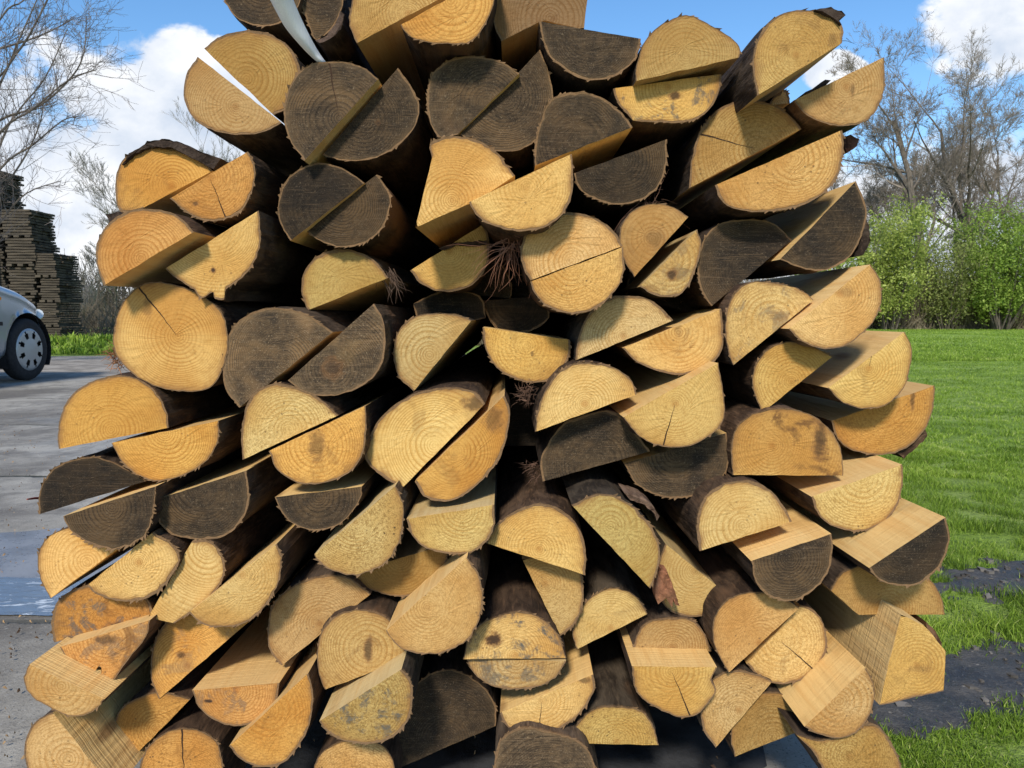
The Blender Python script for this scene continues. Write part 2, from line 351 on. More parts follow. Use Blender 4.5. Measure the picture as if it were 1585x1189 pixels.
def make_log(idx, label, k, tone, spec, opts=None, name='split_log', cat='split log', group='split logs in the pile'):
    opts = opts or {}; rg = random.Random(idx * 31 + 5)
    Y = .90 + .01 * k; pts = []
    for s in spec.split():
        c = s.endswith('*'); x, y = s.rstrip('*').split(','); w = px_at(float(x), float(y), Y); pts.append((w.x, w.z, c))
    area = sum(pts[i][0]*pts[(i+1)%len(pts)][1]-pts[(i+1)%len(pts)][0]*pts[i][1] for i in range(len(pts)))
    if area < 0: pts = pts[::-1]                          # counter-clockwise seen from the camera
    O = outline(pts); n = len(O)
    cx = sum(p[0] for p in O)/n; cz = sum(p[1] for p in O)/n
    if 'pith' in opts:
        w = px_at(*opts['pith'], Y); px_, pz_ = w.x, w.z
    else:
        fl = [p for p in O if p[2] in 'f']
        if fl:
            fx = sum(p[0] for p in fl)/len(fl); fz = sum(p[1] for p in fl)/len(fl)
            t = rg.uniform(.05, .35); px_, pz_ = fx+(cx-fx)*t, fz+(cz-fz)*t
        else: px_, pz_ = cx+rg.uniform(-.008,.008), cz+rg.uniform(-.008,.008)
    ph = rg.uniform(0, 100); rag = opts.get('ragged', .35)
    q = []
    for (x, z, kd) in O:
        x -= px_; z -= pz_
        if kd == 'a':
            d = Vector((x-(cx-px_), z-(cz-pz_))); dn = d.normalized()
            lo = noise.noise(Vector((x*22, z*22, ph)))*.0016 + noise.noise(Vector((x*160, z*160, ph)))*.0010 + (rg.random()-.5)*.0009*(rag*2)
            x += dn.x*lo; z += dn.y*lo
        if kd == 'f':
            d = Vector((x-(cx-px_), z-(cz-pz_))).normalized(); lo = noise.noise(Vector((x*60, z*60, ph)))*.0009+(rg.random()-.5)*.0004
            x += d.x*lo; z += d.y*lo
        q.append([x, z, kd])
    ccx, ccz = cx-px_, cz-pz_
    bt = opts.get('bark', rg.uniform(.0014, .0036))
    # wood outline: arc pulled in by the bark, corners slid along the sawn edge
    W = []
    for i, (x, z, kd) in enumerate(q):
        if kd == 'f': W.append((x, z))
        elif kd == 'a':
            d = Vector((x-ccx, z-ccz)); L = max(d.length, 1e-6); b = bt*(.75+.5*noise.noise(Vector((x*90, z*90, ph+9)))+rg.uniform(-.1,.35)*rag)
            W.append((x-d.x/L*b, z-d.y/L*b))
        else:
            nb = q[(i+1)%n] if q[(i+1)%n][2] == 'f' else q[i-1]
            if nb[2] != 'f': W.append((x, z)); continue
            d = Vector((nb[0]-x, nb[1]-z)).normalized(); W.append((x+d.x*bt*.8, z+d.y*bt*.8))
    tx, tz = rg.uniform(-.05, .05), rg.uniform(-.05, .06)
    tx, tz = opts.get('tilt', (tx, tz))
    def fy(x, z): return tx*x + tz*z
    root = empty(name, (px_, Y, pz_))
    tag(root, label, cat, group)
    T = TONES[tone]; jit = rg.uniform(.84, 1.09); jh = rg.uniform(-.035, .035)
    pale = rg.choice((0, 0, .06, .12, .2, .3)) if tone in 'ypg' else 0.
    col = tuple(c_+(p_-c_)*pale for c_, p_ in zip((T[0][0]*jit, T[0][1]*jit*(1+jh), T[0][2]*jit*(1-jh*3)), (.62, .49, .27)))+(1,)
    yaw = opts.get('yaw', rg.uniform(-.02, .02)); rise = opts.get('rise', rg.uniform(-.006, .006))
    LEN = 1.65 + rg.uniform(-.05, .05)
    # --- end face
    vs = []; fs = []; rims = []
    levels = [1, .965, .90, .72, .45, .2]
    for li, s in enumerate(levels):
        for (x, z), (ox, oz, kd) in zip(W, q):
            X = ccx+(x-ccx)*s; Z = ccz+(z-ccz)*s
            vs.append((X, fy(X, Z)+(rg.random()-.5)*(.0006 if li else .0002), Z))
            rims.append((1., .72, .34, .08, 0, 0)[li] if kd == 'a' else 0.)
    vs.append((ccx, fy(ccx, ccz), ccz)); rims.append(0)
    for li in range(len(levels)-1):
        for i in range(n):
            j = (i+1) % n; fs.append((li*n+i, li*n+j, (li+1)*n+j, (li+1)*n+i))
    base = (len(levels)-1)*n
    for i in range(n): fs.append((base+i, base+(i+1)%n, len(levels)*n))
    e = mesh_obj('end_face', vs, fs, M_OLD if tone in 'dwk' else M_FRESH, root)
    at = e.data.attributes.new('rim', 'FLOAT', 'POINT'); at.data.foreach_set('value', rims)
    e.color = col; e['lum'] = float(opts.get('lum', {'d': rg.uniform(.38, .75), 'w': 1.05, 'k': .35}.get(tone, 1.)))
    sp_ = opts.get('spot', (0, 0, 0, 0, 0))
    if sp_[4] > 0: w_ = px_at(sp_[0], sp_[1], Y); sw_ = (w_.x-px_, w_.z-pz_, sp_[2]*Y/F_PX, sp_[3]*Y/F_PX, sp_[4])
    else: sw_ = (0., 0., 1., 1., 0.)
    for nm_, v_ in zip(('spot_x', 'spot_z', 'spot_w', 'spot_h', 'spot_s'), sw_): e[nm_] = float(v_)
    e['stain'] = float(opts.get('stain', .0 if rg.random() < .6 else rg.uniform(.2, .5))); e['blue'] = float(opts.get('blue', 0.))
    e['crack'] = float(opts.get('crack', -1. if rg.random() < .96 else rg.uniform(0, 360))); e['rough'] = float(opts.get('rough', rg.uniform(.15, .7)))
    # --- stations along the length
    st = [0, .006, .018, .04, .07, .11, .16, .22, .30, .42, .60, .9, 1.25, LEN]
    def taper(s): return 1 - .035 * s / LEN
    def at_s(x, z, s, kd):
        t = taper(s); X = ccx+(x-ccx)*t; Z = ccz+(z-ccz)*t
        if kd == 'a' and s > 0:
            d = Vector((x-ccx, z-ccz)); d.normalize() 
            a = noise.noise(Vector((x*30, s*9, z*30+ph)))*.0028 + noise.noise(Vector((x*110, s*40, z*110+ph)))*.0016 - (.0006 if s < .01 else 0)
            X += d.x*a; Z += d.y*a
        return (X+yaw*s, (fy(x, z) if s < LEN else 0)*(1 if s < .3 else 0)+s, Z+rise*s)
    # --- bark: rim plus round side
    vs = []; fs = []
    for s in st:
        for (x, z, kd) in q: vs.append(at_s(x, z, s, kd))
    m = len(st)
    isflat = [(q[i][2] in 'fc') and (q[(i+1)%n][2] in 'fc') and (q[i][2] == 'f' or q[(i+1)%n][2] == 'f') for i in range(n)]
    for r_ in range(m-1):
        for i in range(n):
            if isflat[i]: continue
            j = (i+1) % n; fs.append((r_*n+i, (r_+1)*n+i, (r_+1)*n+j, r_*n+j))
    wb = len(vs)
    for (x, z), (ox, oz, kd) in zip(W, q): vs.append((x, fy(x, z)+(.0004 if kd == 'a' else 0), z))
    for i in range(n):
        j = (i+1) % n
        if isflat[i]:
            continue
        fs.append((i, j, wb+j, wb+i))
    fs.append(tuple(range(m*n-1, (m-1)*n-1, -1)))
    # torn bast fibres along the lower rim
    nf = int(opts.get('fibres', rg.choice((0, 4, 8, 16, 26))))
    arc = [i for i in range(n) if q[i][2] == 'a']
    for _ in range(nf if arc else 0):
        i = arc[int(len(arc)*min(.999, abs(rg.gauss(.5, .22))))] if rg.random() < .6 else rg.choice(arc)
        x, z, kd = q[i]; d = Vector((x-ccx, z-ccz)).normalized(); L = rg.uniform(.0006, .0022) * (1+rag)
        j = (i+1) % n; sl = rg.uniform(-1, 1)*L*.8
        vs.append((x+d.x*L-d.y*sl, fy(x, z)+rg.uniform(-.003, .003), z+d.y*L+d.x*sl)); fs.append((i, j, len(vs)-1))
    bk = mesh_obj('bark', vs, fs, M_BARK, root, smooth=False)
    at = bk.data.attributes.new('cut', 'FLOAT', 'POINT'); at.data.foreach_set('value', [.75 if i < n else (.25 if i < 2*n else (0. if i < wb else 1.)) for i in range(len(vs))])
    bb = T[2]; v = rg.uniform(.6, 1.35); bk.color = (bb[0]*v, bb[1]*v, bb[2]*v, 1)
    # --- sawn faces, one mesh per flat side
    runs = []; i = 0
    starts = [i for i in range(n) if isflat[i] and (q[i][2] == 'c' or not isflat[i-1])]
    for s0 in starts:
        idxs = [s0]; i = s0
        while isflat[i % n]:
            i += 1; idxs.append(i % n)
            if q[i % n][2] == 'c' or i - s0 > n: break
        runs.append(idxs)
    for idxs in runs:
        vs = []; fs = []; w = len(idxs)
        for s in st:
            for i in idxs: vs.append(at_s(q[i][0], q[i][1], s, 'f'))
        for r_ in range(m-1):
            for c_ in range(w-1): fs.append((r_*w+c_, (r_+1)*w+c_, (r_+1)*w+c_+1, r_*w+c_+1))
        # little triangle closing the end where the bark's thickness meets the sawn edge
        sw = mesh_obj('sawn_face', vs, fs, M_SAWN, root); u = rg.uniform(.9, 1.06)
        sw.color = (T[1][0]*u, T[1][1]*u, T[1][2]*u, 1)
    return root

LOGS = [
# label, depth (cm beyond 0.90 m), tone, outline traced round the end in photograph pixels (* = sharp corner), options
('dark half log cut off by the top edge, left of the white strap',0,'d','338,-25* 352,10 372,32 400,42 432,38 458,15 470,-25*',{}),
('dark log with loose bark at the top edge, right of the white strap',1,'d','455,-30* 466,10 478,42 489,61 512,45 525,23 532,0 534,-30*',{}),
('tan half log at the top edge with a dark sawn underside facing down',0,'t','553,68* 542,42 543,15 555,-15 590,-45 640,-55 685,-40 715,-22*',{}),
('orange half log at the top edge, round side down, above the dark whole log',-4,'o','620,38* 632,54 662,66 700,67 728,63 750,38 763,8 772,-45*',{'fibres':22}),
('dull brown log at the top edge with a square right corner against the blue sky',1,'b','776,64* 765,35 763,5 775,-30 830,-50 890,-40 911,-10* 904,46* 840,31*',{}),
('dark half log, flat side up, under the square cornered brown log at the top',-1,'d','834,33* 841,65 852,88 870,104 895,120 920,124 952,117 980,95 990,75 992,60*',{'fibres':20}),
('tan half log like a rounded roof, flat side down, against blue sky near the top',-2,'t','984,126* 985,100 1000,62 1028,34 1062,23 1088,33 1130,57 1144,72 1144,89*',{'pith':(1062,85)}),
('small mould spotted yellow half log, flat side up, under the roof shaped tan log',0,'y','949,137* 955,158 980,186* 1020,190 1072,187 1100,168 1113,140 1117,115*',{'spot':(1045, 148, 12, 7, 0.9),'blue':.8,'stain':.3}),
('big pale half log at the top right with a dark bark flake on top',-5,'t','1171,149* 1165,110 1168,75 1185,42 1215,20 1255,14 1290,24 1306,42 1304,66*',{'spot':(1290, 62, 8, 12, 0.4),'rough':.5,'pith':(1232,85),'rise':.0}),
('tan half log, flat side up with a knot, upper right edge before the trees',0,'t','1228,156* 1240,172 1262,186 1292,194 1325,192 1350,180 1367,152 1371,120 1369,88*',{'spot':(1320, 140, 5, 14, 0.5),'stain':.3,'pith':(1310,135)}),
('big tan half log with its flat side down, under the upper right overhanging logs',2,'t','1067,291* 1071,250 1080,215 1100,180 1130,160 1165,156 1203,165 1228,185 1240,200*',{'pith':(1170,230),'crack':165}),
('big yellow half log, flat side up with clear rings, third down the right edge',-2,'y','1108,286* 1117,308 1137,321 1172,328 1215,325 1258,311 1290,283 1303,245 1302,202*',{'pith':(1228,246),'stain':0.}),
('small pale log end peeping out between the two overhanging logs at the top right',12,'p','1190,163* 1200,148 1212,139* 1220,142 1223,160*',{}),
('dark half log with fine rings, round side up, above the bright yellow half log',0,'d','828,257* 828,225 835,190 848,160 870,146 905,143 940,155 965,175 980,196*',{'pith':(893,220)}),
('dark half log with yellow patches, flat side up, right under the fine ringed dark log',1,'d','888,269* 897,292 922,309 955,317 990,309 1018,290 1032,255 1033,215*',{'fibres':26}),
('dark half log, upper left half of the whole dark log in the top middle',0,'d','708,208* 680,212 664,185 661,145 672,112 700,92 735,87 775,95 804,114*',{}),
('dark brown half log, lower right half of the whole dark log in the top middle',1,'d','713,210* 740,228 775,236 812,230 842,205 856,165 853,120 836,75*',{}),
('big dark half log upper left with a grey sawn band along its lower right side',-2,'d','472,250* 446,212 438,175 443,145 460,112 490,96 530,94 560,103 585,121*',{'crack':100}),
('big dark half log with an ochre heart patch, beside the grey sawn band, upper left',0,'d','500,240* 530,247 565,248 600,236 630,212 646,182 647,155 635,130 616,105*',{'spot':(585, 190, 4, 4, 0.5),'pith':(560,185)}),
('tan half log upper left, above the wedge of sky that parts a pair',-1,'t','317,76* 345,55 380,47 415,51 445,70 462,100 464,130 452,160 436,174 423,178*',{'pith':(382,122),'stain':.1}),
('tan half log upper left, below the wedge of sky that parts a pair',-1,'t','306,88* 291,110 284,140 290,170 310,192 345,206 380,208 412,203 436,190*',{'pith':(365,165)}),
('orange half log at the upper left edge under a thick dark sheet of bark',-1,'o','222,323* 190,328 181,296 184,262 200,240 230,228 266,227 300,240 328,264*',{'stain':.35,'bark':.003}),
('orange half log, flat side up with a crack, beside the dark bark sheet',-3,'o','262,307* 285,327 315,341 345,341 375,325 390,295 396,262 384,235*',{'spot':(302, 315, 5, 4, 0.7),'crack':290,'pith':(325,275)}),
('large orange half log at the left edge with a broad shaded sawn underside',-7,'o','161,442* 151,415 148,385 158,355 185,332 220,323 255,326 282,340 300,359*',{'pith':(218,400),'stain':.0,'crack':-1}),
('yellow half log with a knot hole and a notched lower edge, left side',-4,'y','256,416* 275,432 300,449 312,462 330,452* 333,463 347,463 351,447 375,430 395,402 403,365 400,326*',{'spot':(330, 418, 5, 5, 1.0),'pith':(330,352),'stain':.15,'ragged':.6}),
('dark half log, upper left half of the dark pair left of the bright yellow quarter',0,'d','450,373* 433,340 435,300 448,275 475,257 505,252 535,262 564,283*',{}),
('dark half log, lower right half of the dark pair left of the bright yellow quarter',1,'d','470,353* 490,369 520,381 555,380 585,362 601,335 604,300 584,271*',{}),
('bright yellow quarter log with an upright sawn left edge, upper centre',-4,'y','643,352* 669,245* 666,224 690,212 730,216 765,233 797,272* 742,308*',{'pith':(700,310),'stain':0.,'crack':-1,'ragged':.7}),
('bright yellow half log, round side down, resting in front of the bright quarter log',-7,'y','726,313* 742,336 767,351 800,358 842,352 872,330 887,290 885,238*',{'pith':(815,290),'stain':0.}),
('small yellow half log with a strip of bark lying across it, centre',5,'y','635,419* 650,438 680,450 705,450 735,437 753,410 757,375 749,346*',{'stain':0.}),
('yellow half log with clear rings, round side up, in the dark gap left of centre',3,'g','477,480* 467,450 470,420 490,397 520,387 555,390 582,405 601,430*',{'pith':(538,445),'stain':0.,'crack':-1}),
('upper half of the yellow round log split by a thin straight cut, centre',-4,'y','821,434* 808,410 807,380 822,350 855,330 890,329 925,340 950,358 964,381*',{'pith':(884,403),'stain':0.,'crack':-1}),
('lower half of the yellow round log split by a thin straight cut, centre',-4,'y','821,436* 832,460 855,478 885,485 920,478 948,455 965,420 964,383*',{'pith':(884,409),'stain':0.,'crack':-1}),
('tan half log with a grey heart, round side up, right of the split round log',1,'t','982,429* 966,402 959,365 970,335 995,318 1022,316 1048,325 1065,336*',{'spot':(1015, 370, 20, 20, 0.35),'pith':(1010,370)}),
('small mouldy half log with a dark knot, under the tan one with grey heart',1,'g','990,444* 1015,457 1045,458 1065,442 1078,412 1086,378 1080,355*',{'spot':(1040, 425, 10, 10, 0.9),'blue':.35,'rough':.7}),
('smooth dark grey half log with an arched back, right of centre',2,'d','1101,474* 1085,445 1080,410 1090,370 1115,347 1150,340 1197,345 1226,371*',{'rough':0.,'crack':-1}),
('dark half log at the right edge with a lit orange strip and peeling bark',0,'d','1206,402* 1240,415 1275,418 1312,400 1335,365 1342,325 1326,280*',{'rough':.1}),
('yellow half log with grey mould along its straight lower side, right side',-1,'y','1134,565* 1124,530 1123,490 1135,458 1160,438 1195,436 1232,445 1260,464*',{'spot':(1205, 490, 20, 8, 0.4),'blue':.5,'pith':(1195,500)}),
('yellow half log with a bright sawn strip, right edge below the peeling dark log',-3,'p','1219,509* 1240,528 1275,539 1310,534 1345,505 1363,470 1364,432 1349,409*',{'spot':(1310, 452, 14, 10, 0.3),'pith':(1300,455),'stain':0.}),
('orange half log, round side up, under the mouldy yellow log on the right',0,'y','1180,639* 1168,610 1165,580 1180,550 1205,533 1235,530 1265,540 1288,552*',{'pith':(1225,590),'stain':0.}),
('tan half log with a star crack in its rings at the right edge',0,'p','1283,601* 1302,621 1335,633 1370,628 1398,600 1409,565 1409,535 1398,514*',{'pith':(1345,570),'crack':80}),
('orange rimmed half log sticking out at the right edge with a bark flake beneath',4,'o','1288,652* 1297,680 1320,698 1365,703 1402,693 1430,665 1443,630 1445,597*',{'spot':(1412, 617, 5, 20, 0.7),'stain':.3}),
('yellow log with a square bottom and a dark branching brown stain, right side',-1,'y','1135,736* 1133,700 1140,665 1165,642 1205,633 1250,640 1285,665 1302,700 1304,736*',{'spot':(1268, 680, 14, 40, 0.8),'stain':.9,'pith':(1195,690),'fibres':0}),
('pale half log with a sunlit sawn top, above the dark log at the right edge',-2,'p','1256,769* 1266,796 1290,815 1325,822 1365,808 1388,778 1396,745 1396,719*',{'pith':(1335,740),'stain':0.}),
('dark half log with a broad sunlit sawn top at the far right edge',-9,'d','1345,879* 1362,898 1395,907 1430,900 1458,872 1470,835 1464,801*',{'crack':-1,'yaw':-.03}),
('dark round bottomed half log with rough rings and a sunlit sawn top, lower right',-5,'d','1162,868* 1166,895 1185,920 1220,930 1255,916 1280,888 1290,855 1288,827*',{'rough':.8,'pith':(1222,865)}),
('yellow half log, flat side down, right above the dark rough ringed log',-3,'p','1082,852* 1078,815 1085,780 1105,757 1135,745 1172,746 1200,765 1227,808*',{'pith':(1150,815),'stain':0.,'bark':.004}),
('steeply tilted yellow half log with orange inner bark on top, lower centre',-6,'g','885,782* 905,772 935,765 968,775 996,800 1015,830 1021,870 1006,910*',{'pith':(945,815),'stain':0.,'rough':.5,'ragged':.7,'bark':.003}),
('yellow half log tilted clockwise, round side up, left of the steeply tilted one',-3,'y','751,841* 767,814 800,790 838,779 872,790 898,820 907,855 906,890*',{'pith':(835,850),'stain':0.,'rough':.4,'bark':.004}),
('small yellow quarter log wedged point down under the clockwise tilted half log',0,'g','867,983* 890,963 903,930 902,895 890,862* 808,866*',{'stain':0.}),
('smooth dark half log, flat side down, in the middle right under the yellow one',0,'d','840,746* 836,715 850,685 875,655 915,640 950,638 980,665 1006,698*',{'rough':0.,'crack':-1}),
('dark half log with a pale sawn top edge, right of the smooth dark one',1,'d','966,718* 985,748 1015,766 1055,771 1100,758 1124,728 1130,700 1124,670*',{'crack':-1}),
('yellow half log with a heart near its sunlit straight edge, right of centre',-4,'y','965,646* 990,676 1025,690 1068,691 1105,668 1121,640 1119,600 1112,562*',{'pith':(1045,625),'crack':255,'stain':0.}),
('yellow half log, flat side down, shaggy bark on its left, above the smooth dark one',-3,'y','828,668* 832,635 845,600 872,570 905,560 945,567 973,585 986,611*',{'pith':(905,625),'stain':0.,'fibres':26}),
('yellow half log with a brown streak at its heart, flat side up, centre right',0,'y','964,539* 985,560 1015,573 1050,580 1090,571 1114,545 1118,515 1116,478*',{'spot':(1050, 508, 7, 20, 0.35),'stain':.35,'pith':(1050,515)}),
('dull tan half log, round side up, above the one with a brown heart streak',0,'g','891,558* 894,530 905,495 930,468 960,458 1000,462 1025,478 1042,496*',{'spot':(1034, 487, 5, 7, 0.9),'pith':(965,520),'stain':0.}),
('small yellow half log like a bowl, flat side up, alone in the dark centre gap',2,'y','747,507* 752,540 773,573 808,590 845,590 870,572 882,547 882,526*',{'spot':(824, 548, 3, 6, 0.6),'pith':(815,535),'stain':.2}),
('greenish yellow half log with a steep sawn side on the right, centre left gap',1,'g','640,606* 616,582 609,545 618,510 640,490 675,485 708,488 730,496*',{'pith':(665,550),'stain':0.,'crack':-1}),
('grey brown half log with a knot at its heart, flat side up left',-3,'w','446,589* 475,608 512,612 550,603 583,577 596,535 592,495 578,470*',{'spot':(515, 570, 20, 20, 0.5),'pith':(515,570),'stain':.5,'blue':.5,'rough':.6}),
('grey brown half log with clear rings, touching the full round log, left side',-3,'w','371,631* 349,600 345,555 355,515 380,488 420,477 470,486 515,514*',{'pith':(440,560),'blue':.55,'rough':.6,'stain':.4}),
('whole round yellow log with neat rings and a long brown crack, left side',-3,'y','178,545 177,500 193,462 225,439 265,440 310,457 343,485 353,530 345,572 325,600 290,607 250,600 208,582',{'spot':(228, 478, 9, 18, 0.45),'pith':(275,520),'crack':128,'stain':0.,'rough':.0,'fibres':4}),
('orange half log, flat side down, sticking out left below the whole round log',-4,'o','91,695* 90,660 100,625 125,598 165,583 205,585 238,605 256,635 262,662*',{'pith':(172,665),'stain':0.,'crack':-1}),
('orange half log with a thin lit top edge, over the dark arched log',-4,'o','172,686* 187,714 210,735 245,744 290,734 320,712 338,682 339,651*',{'pith':(255,670),'stain':0.}),
('yellow half log with centred rings, upper half of a nearly round pair, left of centre',-3,'p','375,712* 373,670 380,630 400,603 435,593 470,602 500,620 524,643*',{'pith':(447,665),'stain':0.,'crack':-1}),
('orange half log with a brown smear, lower half of the nearly round pair',-4,'o','415,699* 430,728 460,745 495,748 535,735 560,707 566,665 566,628*',{'spot':(490, 690, 16, 30, 0.6),'pith':(490,690),'stain':.45}),
('large smooth pale tan half log with a brown stain at its upper right, centre left',-2,'p','622,756* 590,735 566,712 569,680 590,645 625,618 665,602 705,600 735,608 751,625*',{'spot':(738, 624, 28, 16, 0.75),'pith':(672,690),'stain':.25,'rough':0.,'crack':-1,'bark':.004}),
('deep orange half log leaning against the large smooth pale tan half, centre',-3,'o','642,746* 655,768 682,776 715,768 748,742 775,708 787,665 789,635 781,612*',{'spot':(764, 648, 20, 26, 0.6),'pith':(705,700),'stain':.25,'rough':0.,'crack':-1,'bark':.004}),
('yellow half log with bowl shaped rings and a lit sawn top, lower centre',-5,'g','629,804* 638,831 660,850 695,858 732,855 755,835 764,810 765,781*',{'pith':(715,790),'rough':.6,'ragged':.6}),
('rough sawn yellow half log, flat side facing up left, in the lower centre',-5,'g','486,859* 500,875 530,888 560,889 597,870 617,840 625,800 622,772 612,752*',{'rough':1.,'ragged':.9,'stain':0.,'fibres':26}),
('small dark half log with a sunlit sawn top, left of the rough sawn yellow one',-3,'d','425,770* 437,795 455,812 485,821 520,815 545,793 558,772 560,753*',{'rough':.8,'fibres':20}),
('dark half log with a thin yellow sawn edge running up right, lower left',-4,'d','233,776* 240,800 260,825 300,836 340,833 370,810 385,775 382,728*',{'crack':-1}),
('dark half log with a ragged lower edge overhanging at the lower left',-6,'d','96,800* 108,820 130,838 165,850 200,844 225,825 238,795 243,752*',{'ragged':1.2,'fibres':50,'crack':-1}),
('dark arched half log at the far left edge with a red twig beside it',-3,'d','61,796* 62,765 75,735 100,715 140,707 175,715 205,732 226,745*',{'crack':270}),
('yellow half log at the left edge, partly under the ragged dark one',-4,'y','80,925* 62,890 60,855 75,830 105,818 150,820 177,838 182,850*',{'pith':(135,870),'stain':0.,'rough':.2}),
('yellow half log, flat side facing up left, second from the left in the bottom third',-5,'y','135,906* 150,919 180,930 215,930 247,915 266,890 278,862 262,838 238,823*',{'pith':(215,870),'stain':0.,'rough':.4,'ragged':.6}),
('pale yellow quarter log with its point at the bottom left, lower left',-4,'p','230,955* 297,838* 325,838 343,860 347,890 325,925 272,963*',{'pith':(320,850),'stain':0.}),
('large yellow half log with a long bright sawn edge, overlapping the pale quarter log',-6,'y','293,948* 312,966 345,972 380,965 410,937 430,900 436,862 428,842*',{'pith':(375,890),'stain':0.,'ragged':.6}),
('stained orange log at the left edge with grey mould and a ragged lower crack',-3,'o','82,996* 78,965 86,935 108,916 150,903 195,910 232,928 238,952*',{'spot':(180, 972, 22, 12, 0.95),'blue':.85,'stain':.6,'rough':.8}),
('rotten orange log end with a deep bite out of its lower edge, lower left edge',-6,'o','92,1002* 105,1025 124,1046 126,1052 134,1060 139,1052* 137,1038 146,1030 158,1032* 160,1060 172,1056 200,1020 226,985 232,960*',{'spot':(165, 990, 30, 10, 0.7),'stain':.7,'blue':.5,'rough':.6}),
('yellow half log with a pale grey sawn top at the bottom left edge',-10,'y','46,1028* 38,1048 46,1074 75,1095 112,1110 136,1105 152,1095 161,1083*',{'pith':(95,1062),'stain':0.,'rough':.5,'ragged':.7}),
('yellow half log at the bottom left corner with a wide shaded sawn side',-9,'y','83,1102* 58,1115 42,1142 40,1175 52,1208 85,1235 130,1238 176,1226*',{'pith':(105,1175),'stain':0.,'rough':.5}),
('orange tan half log with black spots, steep sawn side on the right, lower left',-2,'o','247,1081* 235,1050 234,1010 246,978 270,955 310,945 350,948 386,962*',{'spot':(280, 1015, 9, 7, 0.8),'blue':.35,'rough':.4,'pith':(290,1030)}),
('orange half log with dark specks in the bottom row, second from the left corner',-2,'o','198,1181* 181,1155 176,1125 188,1098 213,1080 250,1070 294,1083*',{'rough':.7,'stain':0.}),
('orange half log with black stains, flat shaded side up, lower left',-4,'o','296,1070* 306,1095 330,1115 362,1124 402,1115 426,1090 433,1056*',{'spot':(322, 1086, 9, 4, 1.0),'blue':.5,'stain':.3}),
('orange half log with a narrow sunlit sawn strip and a small knot, bottom left',-6,'o','356,1153* 376,1175 406,1187 440,1180 465,1150 481,1112 484,1075 476,1044*',{'rough':.6,'stain':.3}),
('orange arched log at the bottom edge with a vertical crease in its rings, left',-3,'o','222,1235* 217,1188 233,1152 260,1131 292,1128 320,1138 340,1163 350,1235*',{'rough':.8,'crack':90}),
('dull tan half log with a smoky heart, bottom third left of centre',-1,'t','437,1029* 418,1005 416,970 425,935 450,908 490,893 535,893 573,921*',{'stain':.15,'pith':(495,965)}),
('tan half log mostly hidden behind the rough sawn yellow log, lower centre',0,'t','545,885* 556,905 580,917 615,926 652,918 680,895 693,862 694,842*',{'stain':0.}),
('tan half log with a brown sunken wound at its heart, lower centre left',-3,'t','503,1068* 492,1040 490,1005 500,975 525,953 560,945 598,955 622,985 628,1020*',{'spot':(570, 1005, 9, 26, 0.8),'stain':.35,'pith':(570,1005),'rough':.5}),
('bright pale half log with a tattered rim and lit sawn strip, lower centre',-7,'p','597,977* 615,1000 645,1013 685,1010 722,990 743,955 747,915 740,885 723,862*',{'pith':(662,940),'stain':0.,'rough':.5,'ragged':.8,'fibres':26}),
('yellow half log crusted with grey dirt, with a lit sawn strip, bottom centre left',-8,'g','493,1119* 510,1140 540,1151 577,1152 612,1138 633,1110 640,1075 636,1050 622,1034*',{'blue':.9,'stain':0.,'rough':1.}),
('speckled yellow log end cut off by the bottom edge, under the dirt crusted log',-3,'y','487,1225* 486,1190 500,1165 530,1149 565,1147 592,1157 608,1180 613,1225*',{'rough':1.,'stain':0.}),
('dark grey log with a straight lower edge in the bottom centre shadow',3,'d','613,1190* 612,1140 625,1085 660,1045 700,1035 740,1055 765,1090 767,1125*',{'rough':.3}),
('yellow half log with blue black mould spots, upper half of a round pair, bottom centre',-3.5,'y','717,1019* 725,990 745,965 775,952 805,948 840,960 865,985 877,1020*',{'spot':(765, 990, 16, 14, 1.0),'blue':1.,'rough':.5,'stain':0.}),
('mouldy half log, lower half of the round pair with blue black spots, bottom centre',-3,'g','722,1021* 735,1045 760,1062 792,1068 830,1063 860,1046 876,1022*',{'blue':.7,'rough':.5}),
('yellow half log with a round knot at its right tip, bottom centre',-1.8,'y','774,1104* 785,1126 815,1138 848,1138 877,1122 905,1095 921,1062 918,1043*',{'spot':(905, 1052, 14, 8, 0.7),'pith':(838,1085),'crack':268,'rough':.4}),
('dark brown log at the bottom edge in the centre under the log with a knot',-3,'w','765,1235* 766,1170 775,1142 805,1125 850,1132 895,1147 918,1175 935,1235*',{'blue':.4,'stain':.5,'rough':.7}),
('small speckled half log, flat side down, bottom centre right above the dark floor',0,'g','889,1150* 888,1130 900,1110 925,1095 960,1094 990,1099 1010,1120 1020,1154*',{'rough':.9,'stain':0.}),
('greenish tan half log, flat side down, right of the wedged quarter log',1,'g','893,1003* 886,980 895,950 915,925 945,912 975,918 993,933 1003,952*',{'stain':.2,'rough':.3}),
('greenish half log with a strip of red bark hanging on it',2,'g','1030,842* 1020,870 1015,905 1030,938 1060,954 1095,953 1117,940 1124,919*',{'stain':0.,'rough':.2}),
('dull tan half log, flat side down, above the cracked log in the bottom row',1,'t','980,1004* 985,985 1000,965 1035,957 1070,960 1092,982 1101,1008*',{'stain':.2,'rough':.4}),
('yellow half log with a long dark crack down to its lower edge, bottom row',-4,'y','978,1031* 981,1060 995,1082 1030,1103 1055,1112 1080,1107 1100,1085 1109,1068 1102,1052 1110,1033*',{'pith':(1040,1040),'crack':293,'stain':.15,'rough':.4}),
('yellow half log with fine rings, flat side facing down right, bottom right',-3,'y','1127,1040* 1108,1005 1103,970 1115,940 1147,921 1182,918 1215,926 1238,943*',{'pith':(1175,995),'stain':0.,'rough':.5}),
